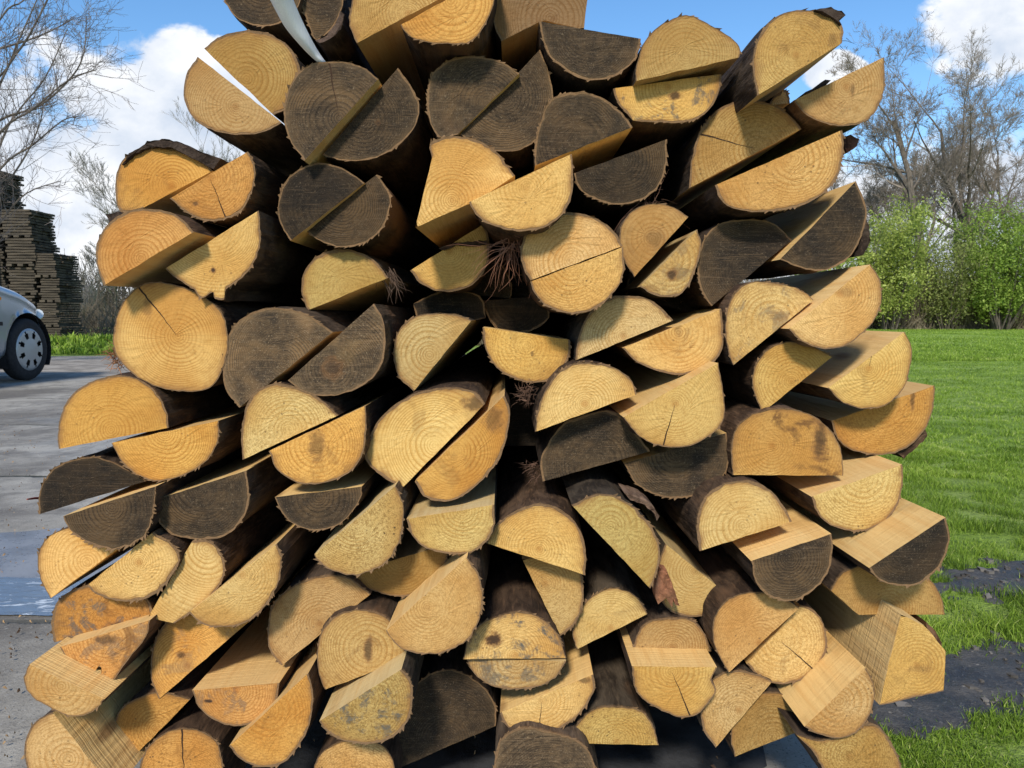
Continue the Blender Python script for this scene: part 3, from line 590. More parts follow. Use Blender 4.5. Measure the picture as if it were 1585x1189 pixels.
('yellow half log split across by a crack, beneath the fine ringed one, bottom right',-1,'y','1156,1028* 1175,1048 1205,1057 1237,1052 1262,1035 1278,1002 1277,970 1262,946 1240,938*',{'pith':(1208,993),'crack':320,'rough':.7,'bark':.003}),
('greenish grey half log with its point down, bottom right of centre',-2,'g','1107,1156* 1090,1130 1085,1095 1095,1060 1120,1042 1160,1041 1196,1056*',{'rough':.9,'stain':.0}),
('brownish half log with a slanting straight lower edge, bottom row right of the pointed one',-1,'t','1137,1171* 1131,1145 1138,1105 1168,1078 1207,1075 1235,1095 1262,1122*',{'rough':.9,'stain':.0}),
('tan half log with a broad lit sawn side and bark knot, bottom right',-8,'y','1246,1126* 1266,1138 1300,1144 1330,1130 1350,1098 1352,1060 1339,1033*',{'rough':.8,'stain':0.,'crack':-1}),
('pale many sided log with an angled right edge, bottom right beside the lawn',-8,'p','1398,954* 1433,970* 1464,1008* 1458,1068* 1400,1082 1361,1091* 1376,1030*',{'spot':(1425, 1035, 24, 9, 0.35),'pith':(1420,1030),'stain':.2,'rough':.7,'crack':-1}),
('speckled tan log cut off by the bottom edge at the right corner of the pile',-7,'t','1233,1138* 1262,1168 1285,1215* 1330,1240 1390,1232 1397,1195 1383,1155 1352,1122 1300,1140 1265,1146',{'rough':1.,'stain':.0,'crack':-1}),
('tan log with a straight bottom, under the dark log with broad sunlit top',-3,'t','1327,951* 1284,912* 1302,885 1350,872 1410,875 1445,903 1460,930 1465,953*',{'rough':.5,'stain':.2,'crack':-1}),
]
LOGS += [
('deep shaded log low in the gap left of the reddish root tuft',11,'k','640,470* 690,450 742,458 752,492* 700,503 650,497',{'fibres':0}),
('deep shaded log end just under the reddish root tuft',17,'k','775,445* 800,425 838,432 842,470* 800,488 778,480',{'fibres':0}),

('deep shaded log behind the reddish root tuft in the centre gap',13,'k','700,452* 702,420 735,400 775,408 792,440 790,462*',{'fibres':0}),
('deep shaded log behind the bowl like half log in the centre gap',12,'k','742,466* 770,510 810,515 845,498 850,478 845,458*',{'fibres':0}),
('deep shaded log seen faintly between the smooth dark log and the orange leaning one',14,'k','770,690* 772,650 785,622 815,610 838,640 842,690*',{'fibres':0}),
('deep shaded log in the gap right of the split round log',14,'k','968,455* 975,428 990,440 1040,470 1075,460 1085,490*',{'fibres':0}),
]
for i, (lab, k, tone, spec, opt) in enumerate(LOGS): make_log(i, lab, k, tone, spec, opt)
# ---------------------------------------------------------------- loose bark, fibres and the strap on the pile
def chunk(name, label, cat, k, spec, th, col, group=None, bulge=0.):
    rg = random.Random(hash(label) % 1000 if False else len(label)*17+int(abs(k)*3)); Y = .90+.01*k
    P = []
    for s in spec.split():
        x, y = s.split(','); w = px_at(float(x), float(y), Y); P.append((w.x, w.z))
    ar = sum(P[i][0]*P[(i+1)%len(P)][1]-P[(i+1)%len(P)][0]*P[i][1] for i in range(len(P)))
    if ar < 0: P = P[::-1]
    O = []
    for i in range(len(P)):
        a, b = P[i], P[(i+1)%len(P)]; m = max(1, int(math.hypot(b[0]-a[0], b[1]-a[1])/.004))
        for t in range(m):
            f = t/m; O.append((a[0]+(b[0]-a[0])*f+rg.uniform(-.0007,.0007), a[1]+(b[1]-a[1])*f+rg.uniform(-.0007,.0007)))
    n = len(O); cx = sum(p[0] for p in O)/n; cz = sum(p[1] for p in O)/n
    vs = []
    for d in (0, th*.3, th): vs += [(x-cx, d+(0 if d else rg.uniform(-.0015,.0015))+noise.noise(Vector((x*80, z*80, k)))*.003, z-cz) for x, z in O]
    fs = []
    for r_ in range(2):
        for i in range(n): fs.append((r_*n+i, (r_+1)*n+i, (r_+1)*n+(i+1)%n, r_*n+(i+1)%n))
    fs.append(tuple(range(n))); fs.append(tuple(range(3*n-1, 2*n-1, -1)))
    o = mesh_obj(name, vs, fs, M_BARK, loc=(cx, Y, cz)); o.color = (*col, 1)
    tag(o, label, cat, group); return o
BK = (.055,.038,.028); RB = (.30,.13,.07)
BG = 'loose bark pieces on the pile'
chunk('bark_flake', 'dark bark flake curling up on the topmost right log', 'bark', -5.3, '1262,14 1285,12 1303,17 1308,24 1298,30 1303,38 1290,27 1272,19', .10, BK, BG)
chunk('bark_sheet', 'thick dark sheet of bark on top of the orange log at the left edge', 'bark', -1.5, '188,256 200,238 228,219 250,215 280,220 310,235 342,246 330,262 300,246 266,229 230,227 205,240', .22, BK, BG)
chunk('bark_flake', 'square dark bark flake sticking out left above the log with a shaded underside', 'bark', 1, '162,332 182,327 192,334 172,348', .12, BK, BG)
chunk('bark_flake', 'ragged black bark flake peeling from the dark log at the right edge', 'bark', 1.5, '1336,330 1346,350 1347,372 1338,394 1322,398 1331,378 1336,355', .10, BK, BG)
chunk('bark_lump', 'reddish brown lump of bark at the right edge between the top overhanging logs', 'bark', 3, '1304,212 1318,208 1330,216 1327,226 1312,237 1305,228', .08, (.12,.05,.03), BG)
chunk('bark_flake', 'brown bark flake hanging below the orange rimmed log at the right edge', 'bark', 4.5, '1385,698 1405,688 1432,664 1434,675 1420,692 1398,709', .10, (.10,.06,.035), BG)
chunk('bark_strip', 'narrow dark strip of bark across the small yellow half log in the centre', 'bark', 4.4, '678,384 700,376 730,374 754,372 755,377 735,381 706,380 688,387', .008, (.08,.05,.035), BG)
chunk('bark_strip', 'reddish strip of bark hanging by the greenish half log at lower right', 'bark', -1, '1020,880 1032,884 1041,905 1052,938 1046,936 1042,928 1040,942 1031,925 1018,935 1013,915', .02, RB, BG)
chunk('bark_curl', 'thin curl of bark beside the steeply tilted yellow log', 'bark', -3, '965,762 992,770 1012,783 1021,800 1018,808 1012,795 998,782 975,773', .05, (.20,.13,.09), BG)
chunk('bark_flake', 'brown bark flake behind the many sided pale log at the lower right', 'bark', -4, '1432,962 1444,972 1456,990 1458,1000 1444,990 1434,976', .05, (.15,.08,.045), BG)
chunk('bark_flake', 'dark loose bark curl under the log end right of the white strap', 'bark', .2, '488,62 505,54 520,36 527,18 534,22 528,44 512,60 496,68', .08, (.09,.06,.045), BG)
chunk('bark_flake', 'small dark bark flake on the flat of the tan half log at upper right', 'bark', .6, '1243,146 1262,134 1278,124 1287,124 1280,132 1262,142', .05, BK, BG)

def tuft(name, label, cx, cy, k, n, L, col, spread, drop=.3, rad=.0005, back=.05):
    rg = random.Random(n*7+int(cx)); Y = .90+.01*k; c = px_at(cx, cy, Y); mb = MB()
    for _ in range(n):
        a = rg.gauss(spread[0], spread[1]); l = L*rg.uniform(.4, 1.15)
        p = Vector((rg.gauss(0, .006), rg.uniform(0, back)*.4, rg.gauss(0, .006))); d = Vector((math.cos(a), rg.uniform(-.25, .5), math.sin(a)))
        pts = [p]
        for s in range(5):
            d = (d + Vector((rg.gauss(0,.22), rg.gauss(0,.15), rg.gauss(0,.22)-drop*.3))).normalized(); p = p + d*l/5; pts.append(p)
        r0 = rad*rg.uniform(.6, 1.6); mb.tube(pts, [r0*(1-.16*i) for i in range(6)], 3)
    o = mb.build(name, simple(name+' fibre', col, .9, .4, 60)); o.location = c; tag(o, label, 'bark fibres'); return o
tuft('root_tuft', 'reddish tuft of roots and twigs hanging in the centre gap by the round log', 790, 380, -3.5, 46, .062, (.22,.10,.06), (-2.0, .75), rad=.0005, drop=.15)
tuft('fibre_tuft', 'brown fibre tuft at the left edge below the whole round log', 176, 553, -3, 110, .016, (.22,.10,.045), (2.6, 1.5), rad=.0005)
tuft('fibre_tuft', 'curly dark fibres beside the flat down log above the smooth dark one', 818, 612, -1, 70, .015, (.10,.055,.035), (3.0, 1.2), rad=.0005)
tuft('fibre_tuft', 'dark shaggy fibres left of the smooth dark half log in the middle', 826, 730, 2, 40, .014, (.09,.05,.035), (3.2, 1.0), rad=.0005)
tuft('fibre_tuft', 'wiry fibres at the tip of the topmost right log', 1303, 62, -4.6, 7, .016, (.10,.06,.04), (0, .7), drop=0)
tuft('fibre_tuft', 'stringy fibres draped right of the ringed log in the centre left gap', 602, 425, 3.4, 40, .03, (.11,.07,.05), (-1.3, .3), rad=.0005)
tuft('fibre_tuft', 'fine bast threads over the tan log with a grey heart', 1010, 318, 1.5, 26, .05, (.14,.075,.05), (1.57, 1.5), rad=.0004)
# red twig
mb = MB(); a = px_at(42, 773, .87); b = px_at(66, 771, .9); mb.tube([a, (a+b)/2+Vector((0,0,.0006)), b, b+Vector((.02,.06,0))], [.0009,.0014,.0016,.0016], 6)
tag(mb.build('twig', simple('red twig', (.28,.06,.04), .7)), 'short red twig poking out at the left edge by the dark arched log', 'twig')

# white woven strap
mm, nt, b = new_mat('white strap', .45); g = N(nt); P = g.n('TexCoord').outputs['Object']
wv = g.noise(g.mapping(P, (1,1,.05)), 900, 3, .6); c = g.mix(wv, (.62,.64,.66,1), (.86,.87,.88,1)); nt.links.new(c, b.inputs['Base Color']); g.bump(wv, .4, .0006, b)
ctr = [(412,-60,34,.80),(428,-20,33,.815),(441,10,30,.83),(455,38,27,.845),(472,64,20,.86),(487,84,14,.875),(501,99,9,.89),(508,108,7,.93)]
vs = []; fs = []
for i in range(len(ctr)*6-5):
    t = i/6; j = min(int(t), len(ctr)-2); f = t-j
    p0 = ctr[max(j-1,0)]; p3 = ctr[min(j+2,len(ctr)-1)]
    x, y, w, Y = catmull(p0, ctr[j], ctr[j+1], p3, f)
    for s in range(7):
        u = s/6-.5; v = px_at(x+u*w, y+u*w*-.35, Y+.018*abs(u)**1.5+.008*u); vs.append(v)
m = 7
for i in range(len(vs)//m-1):
    for s in range(m-1): fs.append((i*m+s, i*m+s+1, (i+1)*m+s+1, (i+1)*m+s))
nv = len(vs); vs += [v+Vector((0, .0012, 0)) for v in vs]; fs += [tuple(reversed([q+nv for q in f])) for f in fs]
rws = nv//m
for i in range(rws-1):
    fs.append((i*m, (i+1)*m, (i+1)*m+nv, i*m+nv)); fs.append((i*m+m-1, i*m+m-1+nv, (i+1)*m+m-1+nv, (i+1)*m+m-1))
tag(mesh_obj('strap', vs, fs, mm, smooth=True), 'white plastic strap hanging over the two dark logs at the top left', 'strap')

# ---------------------------------------------------------------- bearers under the pile
M_TIMBER = simple('old timber', (.16,.12,.08), .9, .5, 30, .002, stretch=(.1,1,1))
for y, w in ((1.45, 'front'), (2.15, 'rear')):
    mb = MB(); mb.box(-.62, .60, y, y+.09, .006, .088)
    tag(mb.build('timber_bearer', M_TIMBER), f'old square timber lying under the pile, {w} one of the two', 'timber', 'timber bearers under the pile')

# ---------------------------------------------------------------- ground
def sheet(name, pts, z, mat):
    return tag(mesh_obj(name, [(x, y, z) for x, y in pts], [tuple(range(len(pts)))], mat), kind='structure')
mm, nt, b = new_mat('lawn soil and turf', .95); g = N(nt); P = g.n('TexCoord').outputs['Object']
a = g.noise(P, 1.3, 6, .6); a2 = g.noise(g.mapping(P, (.25, 2.2, 1)), 1.1, 4, .6); f = g.noise(P, 60, 4, .7)
c = g.mix(g.smooth(a, .35, .65), (.19,.30,.035,1), (.29,.43,.065,1))
c = g.mix(g.smooth(a2, .42, .62, 0, .75), c, (.40,.52,.13,1))
c = g.mix(g.smooth(f, .45, .7, 0, .55), c, (.06,.12,.018,1))
nt.links.new(c, b.inputs['Base Color']); g.bump(g.noise(P, 35, 5, .75), 1., .05, b); M_LAWN = mm
N_G = 60; xs = [-300,-120,-60,-30]+[ -15+i*1.5 for i in range(30)]+[60,120,300]; ys = [-30,-5]+[i*2 for i in range(40)]+[100,200,500]
vs = [(x, y, -.006+(noise.noise(Vector((x*.3, y*.3, 0)))*.05 if y > 10 and x > 0 else 0)) for y in ys for x in xs]; w = len(xs)
tag(mesh_obj('lawn', vs, [(j*w+i, j*w+i+1, (j+1)*w+i+1, (j+1)*w+i) for j in range(len(ys)-1) for i in range(w-1)], M_LAWN), kind='structure')
# concrete yard
mm, nt, b = new_mat('old concrete', .8); g = N(nt); P = g.n('TexCoord').outputs['Object']
a = g.noise(P, .9, 6, .62); f = g.noise(P, 140, 4, .7); s2 = g.noise(P, 9, 6, .65)
c = g.mix(g.smooth(a, .38, .60), (.15,.138,.12,1), (.36,.338,.295,1)); c = g.mix(g.smooth(g.noise(P, 2.6, 6, .7, 1.2), .50, .62, 0, .6), c, (.12,.11,.10,1))
c = g.mix(g.smooth(s2, .45, .70, 0, .5), c, (.10,.095,.09,1)); c = g.mix(g.smooth(f, .56, .72, 0, .6), c, (.40,.39,.37,1)); c = g.mix(g.smooth(g.noise(P, 220, 2, .6), .60, .70, 0, .7), c, (.05,.05,.05,1))
sp = g.n('SeparateXYZ'); g.setin(sp.inputs[0], P)
yw = g.math('ADD', sp.outputs[1], g.math('ADD', g.math('MULTIPLY', sp.outputs[0], .03), g.math('MULTIPLY', g.math('SUBTRACT', s2, .5), .05)))
jn = g.math('ABSOLUTE', g.math('SUBTRACT', g.math('FRACT', g.math('DIVIDE', g.math('ADD', yw, .62), 1.42)), .5))
jl = g.math('MULTIPLY', g.smooth(jn, .012, .004), g.smooth(g.noise(P, 2.2, 3, .6), .38, .6)); c = g.mix(jl, c, (.035,.038,.028,1))
nt.links.new(c, b.inputs['Base Color']); wet = g.smooth(g.noise(P, .7, 3, .5), .52, .6)
nt.links.new(g.math('SUBTRACT', .88, g.math('MULTIPLY', wet, .45)), b.inputs['Roughness'])
g.bump(g.math('SUBTRACT', g.math('ADD', f, s2), g.math('MULTIPLY', jl, 2.)), .6, .004, b); M_CONC = mm
sheet('concrete_yard', [(-40,-4),(.47,-4),(.50,1.0),(.53,1.6),(.5,8.1),(-40,8.4)], .004, M_CONC)
M_DIRT = simple('gravel dirt', (.30,.27,.23), .95, .45, 3.5, .02, col2=(.17,.15,.125))
sheet('dirt_track', [(-40,8.2),(2,8.0),(2.2,12.2),(-6,12.6),(-8,12.2),(-40,13)], -.002, M_DIRT)
# wet film and the puddle
rg = random.Random(5)
def blobpoly(x0, x1, y0, y1, n=10, j=.02):
    pts = [(x0+(x1-x0)*i/n, y0+rg.uniform(-j, j)) for i in range(n+1)]+[(x0+(x1-x0)*(n-i)/n, y1+rg.uniform(-j, j)) for i in range(n+1)]
    return pts
mm, nt, b = new_mat('wet concrete', .22); g = N(nt); P = g.n('TexCoord').outputs['Object']; a = g.noise(P, 5, 5, .6); f = g.noise(P, 130, 3, .6)
c = g.mix(g.smooth(a, .35, .65), (.15,.16,.18,1), (.24,.25,.27,1)); c = g.mix(g.smooth(f, .62, .68), c, (.03,.03,.03,1)); nt.links.new(c, b.inputs['Base Color']); b.inputs['Specular IOR Level'].default_value = .6
nt.links.new(g.smooth(a, .3, .7, .14, .42), b.inputs['Roughness']); g.bump(f, .3, .001, b)
sheet('wet_patch', [(-3.2,1.79),(-.7,1.79),(-.7,2.6),(-.95,2.42),(-1.2,2.30),(-1.45,2.2),(-1.8,2.12),(-3.2,1.98)], .006, mm)
dm, nt, b = new_mat('painted pile shade', .6); g = N(nt); P = g.n('TexCoord').outputs['Object']  # the pile's shade on the concrete, painted as a dark sheet beneath the logs
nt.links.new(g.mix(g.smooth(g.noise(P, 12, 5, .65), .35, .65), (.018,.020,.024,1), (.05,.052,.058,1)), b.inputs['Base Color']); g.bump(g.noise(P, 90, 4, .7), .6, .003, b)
sheet('pile_shade', [(-.47,.97),(-.3,.955),(-.1,.965),(.1,.95),(.27,.96),(.36,1.02),(.40,1.2),(.46,1.6),(.48,2.9),(-.55,2.95),(-.52,1.5)], .0078, dm)
mm, nt, b = new_mat('puddle water', .06); g = N(nt); P = g.n('TexCoord').outputs['Object']; b.inputs['Base Color'].default_value = (.10,.14,.19,1); b.inputs['Specular IOR Level'].default_value = .9
h = g.noise(g.mapping(P, (1, 2.4, 1)), 14, 5, .65, .8)
c = g.mix(g.smooth(h, .55, .66, 0, .9), (.13,.18,.25,1), (.62,.68,.74,1)); nt.links.new(c, b.inputs['Base Color'])
nt.links.new(g.smooth(h, .45, .65, .08, .4), b.inputs['Roughness']); g.bump(h, .5, .006, b)
sheet('puddle', blobpoly(-3.2, -.74, 1.565, 1.80, 40, .006), .0075, mm)
# mud patches in the lawn
mm, nt, b = new_mat('wet mud', .6); g = N(nt); P = g.n('TexCoord').outputs['Object']
a1 = g.noise(P, 9, 6, .7); f = g.noise(P, 150, 4, .7); vo = g.n('TexVoronoi'); g.setin(vo.inputs['Vector'], P); vo.inputs['Scale'].default_value = 60
c = g.mix(g.smooth(a1, .36, .64), (.030,.030,.032,1), (.085,.083,.082,1)); c = g.mix(g.smooth(f, .56, .70, 0, .7), c, (.15,.145,.14,1))
c = g.mix(g.math('MULTIPLY', g.smooth(vo.outputs['Distance'], .22, .12), g.smooth(a1, .52, .6)), c, (.28,.26,.23,1))
nt.links.new(c, b.inputs['Base Color']); nt.links.new(g.smooth(a1, .4, .6, .35, .8), b.inputs['Roughness']); g.bump(g.math('ADD', a1, g.math('MULTIPLY', f, .3)), 1., .012, b); M_MUD = mm
def mud_mask(x, y):
    m_ = -9
    for cx_, cy_, rx_, ry_ in ((1.5, 1.30, 1.3, .105), (2.6, 1.35, 1.4, .2), (1.75, 1.82, .78, .15), (2.8, 1.9, 1.0, .16), (.62, 1.24, .2, .08)):
        m_ = max(m_, 1-math.sqrt(((x-cx_)/rx_)**2+((y-cy_)/ry_)**2))
    return m_+noise.noise(Vector((x*4.2, y*6, 2)))*.45+noise.noise(Vector((x*15, y*19, 5)))*.5
vs = []; xs_ = [.47+i*.016 for i in range(210)]; ys_ = [1.0+i*.014 for i in range(82)]
for y in ys_:
    for x in xs_:
        mk = mud_mask(x, y); vs.append((x, y, -.016+.016*max(0, min(1, mk*2.2+1.0))+noise.noise(Vector((x*14, y*14, 1)))*.006+noise.noise(Vector((x*45, y*45, 1)))*.005))
w = len(xs_); tag(mesh_obj('mud_patch', vs, [(j*w+i, j*w+i+1, (j+1)*w+i+1, (j+1)*w+i) for j in range(len(ys_)-1) for i in range(w-1)], M_MUD, smooth=True), kind='structure')
def in_poly(x, y, P):
    c = False; j = len(P)-1
    for i in range(len(P)):
        if (P[i][1] > y) != (P[j][1] > y) and x < (P[j][0]-P[i][0])*(y-P[i][1])/(P[j][1]-P[i][1])+P[i][0]: c = not c
        j = i
    return c
# chips, sawdust and bark litter on the yard
rgl = random.Random(8); mb = MB()
for _ in range(1500):
    y = .95+rgl.random()**1.6*4.5; x = rgl.uniform(-.95, -.5)*y if rgl.random() < .8 else rgl.uniform(-.5, .4)*y
    if 1.56 < y < 1.82 and x < -.7: continue
    s_ = rgl.choice((.0012, .0018, .0025, .003, .0045)); a = rgl.uniform(0, 6.28); c_ = math.cos(a)*s_; d_ = math.sin(a)*s_; k_ = rgl.uniform(.2, .6); z = .014
    mb.add([(x-c_, y-d_, z-.004), (x+d_*k_, y-c_*k_, z-.003), (x+c_, y+d_, z), (x-d_*k_, y+c_*k_, z-.002), (x, y, z+s_*.5)], [(0,1,4), (1,2,4), (2,3,4), (3,0,4)])
tag(mb.build('litter', simple('wood chips', (.34,.22,.11), .9, .6, 6, col2=(.05,.03,.02))), 'small chips of wood and bark scattered over the concrete yard', 'litter', kind='stuff')
rgl = random.Random(9); mb = MB(); k = 0
while k < 900:
    x = rgl.uniform(.5, 2.2); y = rgl.uniform(1.05, 2.05)
    if mud_mask(x, y) < -.15: continue
    k += 1; s_ = rgl.choice((.002, .003, .004, .006, .009)); z = -.001; P8 = [Vector((rgl.uniform(.6,1)*a_, rgl.uniform(.6,1)*b_, rgl.uniform(.3,.8)*c_))*s_+Vector((x, y, z)) for a_ in (-1,1) for b_ in (-1,1) for c_ in (-1,1)]
    mb.add(P8, [(0,1,3,2), (4,6,7,5), (0,4,5,1), (2,3,7,6), (1,5,7,3), (0,2,6,4)])
tag(mb.build('clods', simple('mud clods', (.13,.12,.11), .9, .7, 8, col2=(.04,.035,.03))), 'small clods and grit on the wet mud beside the pile', 'clods', kind='stuff')
# grass blades
mm, nt, b = new_mat('grass blades', .6); g = N(nt); at = g.n('Attribute'); at.attribute_name = 'tone'
c = g.ramp(at.outputs['Fac'], [(0., (.06,.11,.014)), (.42, (.18,.29,.028)), (.8, (.35,.47,.07)), (1., (.55,.52,.26))])
nt.links.new(c, b.inputs['Base Color']); M_GRASS = mm
tr = g.n('BsdfTranslucent'); nt.links.new(c, tr.inputs[0]); mx = g.n('MixShader'); mx.inputs[0].default_value = .35
nt.links.new(b.outputs[0], mx.inputs[1]); nt.links.new(tr.outputs[0], mx.inputs[2]); nt.links.new(mx.outputs[0], nt.nodes['Material Output'].inputs[0])
def grass(name, label, n, pick, hgt, wid, seed, zf=lambda x, y: 0., skip_mud=True):
    rg = random.Random(seed); vs = []; fs = []; tn = []
    k = 0
    while k < n:
        x, y = pick(rg); k += 1
        cl = noise.noise(Vector((x*9, y*9, 3))); cl2 = noise.noise(Vector((x*2.2, y*2.2, 8)))
        if skip_mud:
            mk = mud_mask(x, y)
            if mk > -.25 and rg.random() < min(.985, .25+(mk+.25)*2.4): continue
            if rg.random() > .66+cl*1.3: continue
        sc_ = 1+ (y-1)*.06
        h = hgt*(1+cl*.9)*rg.uniform(.55, 1.25)*(min(1, .45+(y-1)*.9) if y < 1.7 else 1); w_ = wid*rg.uniform(.7, 1.3)*sc_
        a = rg.uniform(0, 6.28); ca, sa = math.cos(a), math.sin(a); ln = rg.uniform(.1, 1.0)*h; z0 = zf(x, y)-.01
        b2 = rg.uniform(0, 6.28); lx, ly = math.cos(b2)*ln, math.sin(b2)*ln
        i0 = len(vs)
        vs += [(x-ca*w_, y-sa*w_, z0), (x+ca*w_, y+sa*w_, z0), (x+ca*w_*.8+lx*.35, y+sa*w_*.8+ly*.35, z0+h*.62), (x-ca*w_*.8+lx*.35, y-sa*w_*.8+ly*.35, z0+h*.62), (x+lx, y+ly, z0+h)]
        fs += [(i0, i0+1, i0+2, i0+3), (i0+3, i0+2, i0+4)]
        t = min(1, max(0, .45+cl2*.5+rg.gauss(0, .17))); 
        if rg.random() < .045: t = 1
        t = min(1, t+.12*min(1, max(0, (y-2)/3)))
        tn += [t*.25, t*.25, t*.85, t*.85, t]
    o = mesh_obj(name, vs, fs, M_GRASS); a = o.data.attributes.new('tone', 'FLOAT', 'POINT'); a.data.foreach_set('value', tn)
    return tag(o, label, 'grass', kind='stuff')
def pick_near(rg):
    y = 1.0+rg.random()**1.4*2.6; u = rg.uniform(.40, .95); return max(.52, u*y), y
grass('grass', 'long green grass in tufts beside the pile', 120000, pick_near, .025, .0009, 1)
def pick_mid(rg):
    y = 3.0+rg.random()**1.2*9; return rg.uniform(.36, .95)*y, y
grass('grass', 'mown green lawn grass further from the pile', 120000, pick_mid, .020, .0020, 2)
def pick_far(rg):
    y = 11+rg.random()**1.5*29; return rg.uniform(.40, .90)*y, y
grass('grass', 'short mown grass of the far lawn', 90000, pick_far, .045, .0035, 6)
def pick_edge(rg): return rg.uniform(16, 36), rg.uniform(41, 44.5)
grass('grass', 'taller rough grass along the foot of the hedge', 16000, pick_edge, .42, .05, 3, skip_mud=False)
def pick_bank(rg): return rg.uniform(-11.5, -6.5), rg.uniform(12.6, 15.2)
grass('grass', 'green grass bank beyond the yard at the left', 6000, pick_bank, .10, .010, 4, zf=lambda x, y: .22*math.exp(-((y-14)/.9)**2), skip_mud=False)

# ---------------------------------------------------------------- leafless trees
M_TWIG = simple('grey brown twigs', (.20,.17,.14), .9, .3, 4); M_TRUNK = simple('tree bark', (.13,.11,.09), .95, .45, 12, .02, stretch=(1,1,.3))
def bare_tree(label, loc, H, seed, levels=5, spread=.55, r0=None, group='leafless trees behind the lawn', lean=(0, 0), start=.25, dens=1., upright=.25, twig_r=.012, cat='tree', nm='bare_tree'):
    rg = random.Random(seed); T = MB(); C_ = MB(); r0 = r0 or H*.018
    def grow(p, d, L, r, lv):
        n = max(4, 7-lv); pts = [p]; rr = [r]
        for s in range(n):
            d = (d+Vector((rg.gauss(0,.10), rg.gauss(0,.10), rg.gauss(0,.06)+upright*.12))).normalized()
            p = p+d*L/n; pts.append(p); rr.append(max(twig_r*.5, r*(1-.75*(s+1)/n)))
        (T if lv <= 1 else C_).tube(pts, rr, 7 if lv == 0 else (5 if lv == 1 else 3), cap=False)
        if lv >= levels: return
        k = int((7 if lv == 0 else (6 if lv < 3 else 5))*dens*rg.uniform(.85, 1.2))
        for i in range(k):
            t = rg.uniform(start if lv == 0 else .15, 1.); f = t*n; j = min(int(f), n-1); q = pts[j].lerp(pts[j+1], f-j)
            dd = (pts[j+1]-pts[j]).normalized(); ang = rg.uniform(.35, .95)*spread*1.5; ax_ = dd.orthogonal().normalized(); ax_.rotate(Matrix.Rotation(rg.uniform(0, 6.28), 3, dd))
            nd = dd.copy(); nd.rotate(Matrix.Rotation(ang, 3, ax_)); nd.z += upright*.3
            grow(q, nd.normalized(), L*rg.uniform(.42, .68)*(1.12-.45*t), max(twig_r, rr[j]*.55), lv+1)
    root = empty(nm, loc)
    grow(Vector((0,0,0)), Vector((lean[0], lean[1], 1)).normalized(), H*.60, r0, 0)
    T.build('trunk', M_TRUNK, root); C_.build('crown', M_TWIG, root); tag(root, label, cat, group); return root
def gx(px, Y): return (px-CX)/F_PX*Y
bare_tree('tall leafless tree with a strong trunk, left of the two biggest at right', (gx(1432,42), 42, 0), 19.8, 11, 5, .78, .32, twig_r=.0095, dens=1.13, upright=.30)
bare_tree('tall leafless tree with spreading branches near the right frame edge', (gx(1528,44), 44, 0), 20.8, 12, 5, .78, .28, twig_r=.0095, dens=1.13, upright=.30)
bare_tree('leafless tree directly behind the right side of the pile', (gx(1345,47), 47, 0), 12.0, 13, 5, .6, .2, twig_r=.009, dens=1.1)
bare_tree('leafless tree beyond the right frame edge, partly in view', (gx(1620,46), 46, 0), 16.5, 14, 5, .62, .26, twig_r=.010)
bare_tree('slim leafless tree between the two tall ones at the right', (gx(1480,50), 50, 0), 14, 15, 5, .5, .18, twig_r=.009, dens=1.1)
bare_tree('leafless tree in the back row between the tall ones, fine and hazy', (gx(1570,54), 54, 0), 19, 17, 5, .7, .2, twig_r=.011, dens=1.15)
bare_tree('leafless tree in the back row nearest to the pile, fine and hazy', (gx(1395,55), 55, 0), 17, 18, 5, .7, .2, twig_r=.011, dens=1.15)
bare_tree('low leafless tree hidden mostly by the pile, far behind it', (gx(900,52), 52, 0), 10, 16, 4, .6, .18, twig_r=.02)
M_TWIG_NORMAL = M_TWIG
M_TWIG = simple('pale grey twigs', (.26,.24,.22), .9, .2, 4)
LG = 'leafless trees at the left'
for lab, px, Y, H, sd in (('thin greyish leafless tree close behind the pile at the left', 300, 34, 11.6, 21), ('fan shaped pale leafless tree left of the greyish one', 235, 36, 9.6, 22), ('pale leafless tree mostly hidden behind the upper left logs', 370, 36, 12.2, 25)):
    bare_tree(lab, (gx(px, Y), Y, 0), H, sd, 5, .50, .09, start=.10, upright=.42, twig_r=.0065, group=LG, dens=1.0)
bare_tree('small leafless bush between the board stack and the pile', (gx(178,28), 28, 0), 5.2, 23, 5, .55, .05, start=.08, upright=.3, twig_r=.006, group=LG, nm='bare_bush', cat='bush')
bare_tree('low leafless bush right of the stacked boards', (gx(140,22), 22, 0), 3.0, 24, 5, .6, .04, start=.05, upright=.3, twig_r=.005, group=LG, nm='bare_bush', cat='bush')
M_TWIG = M_TWIG_NORMAL
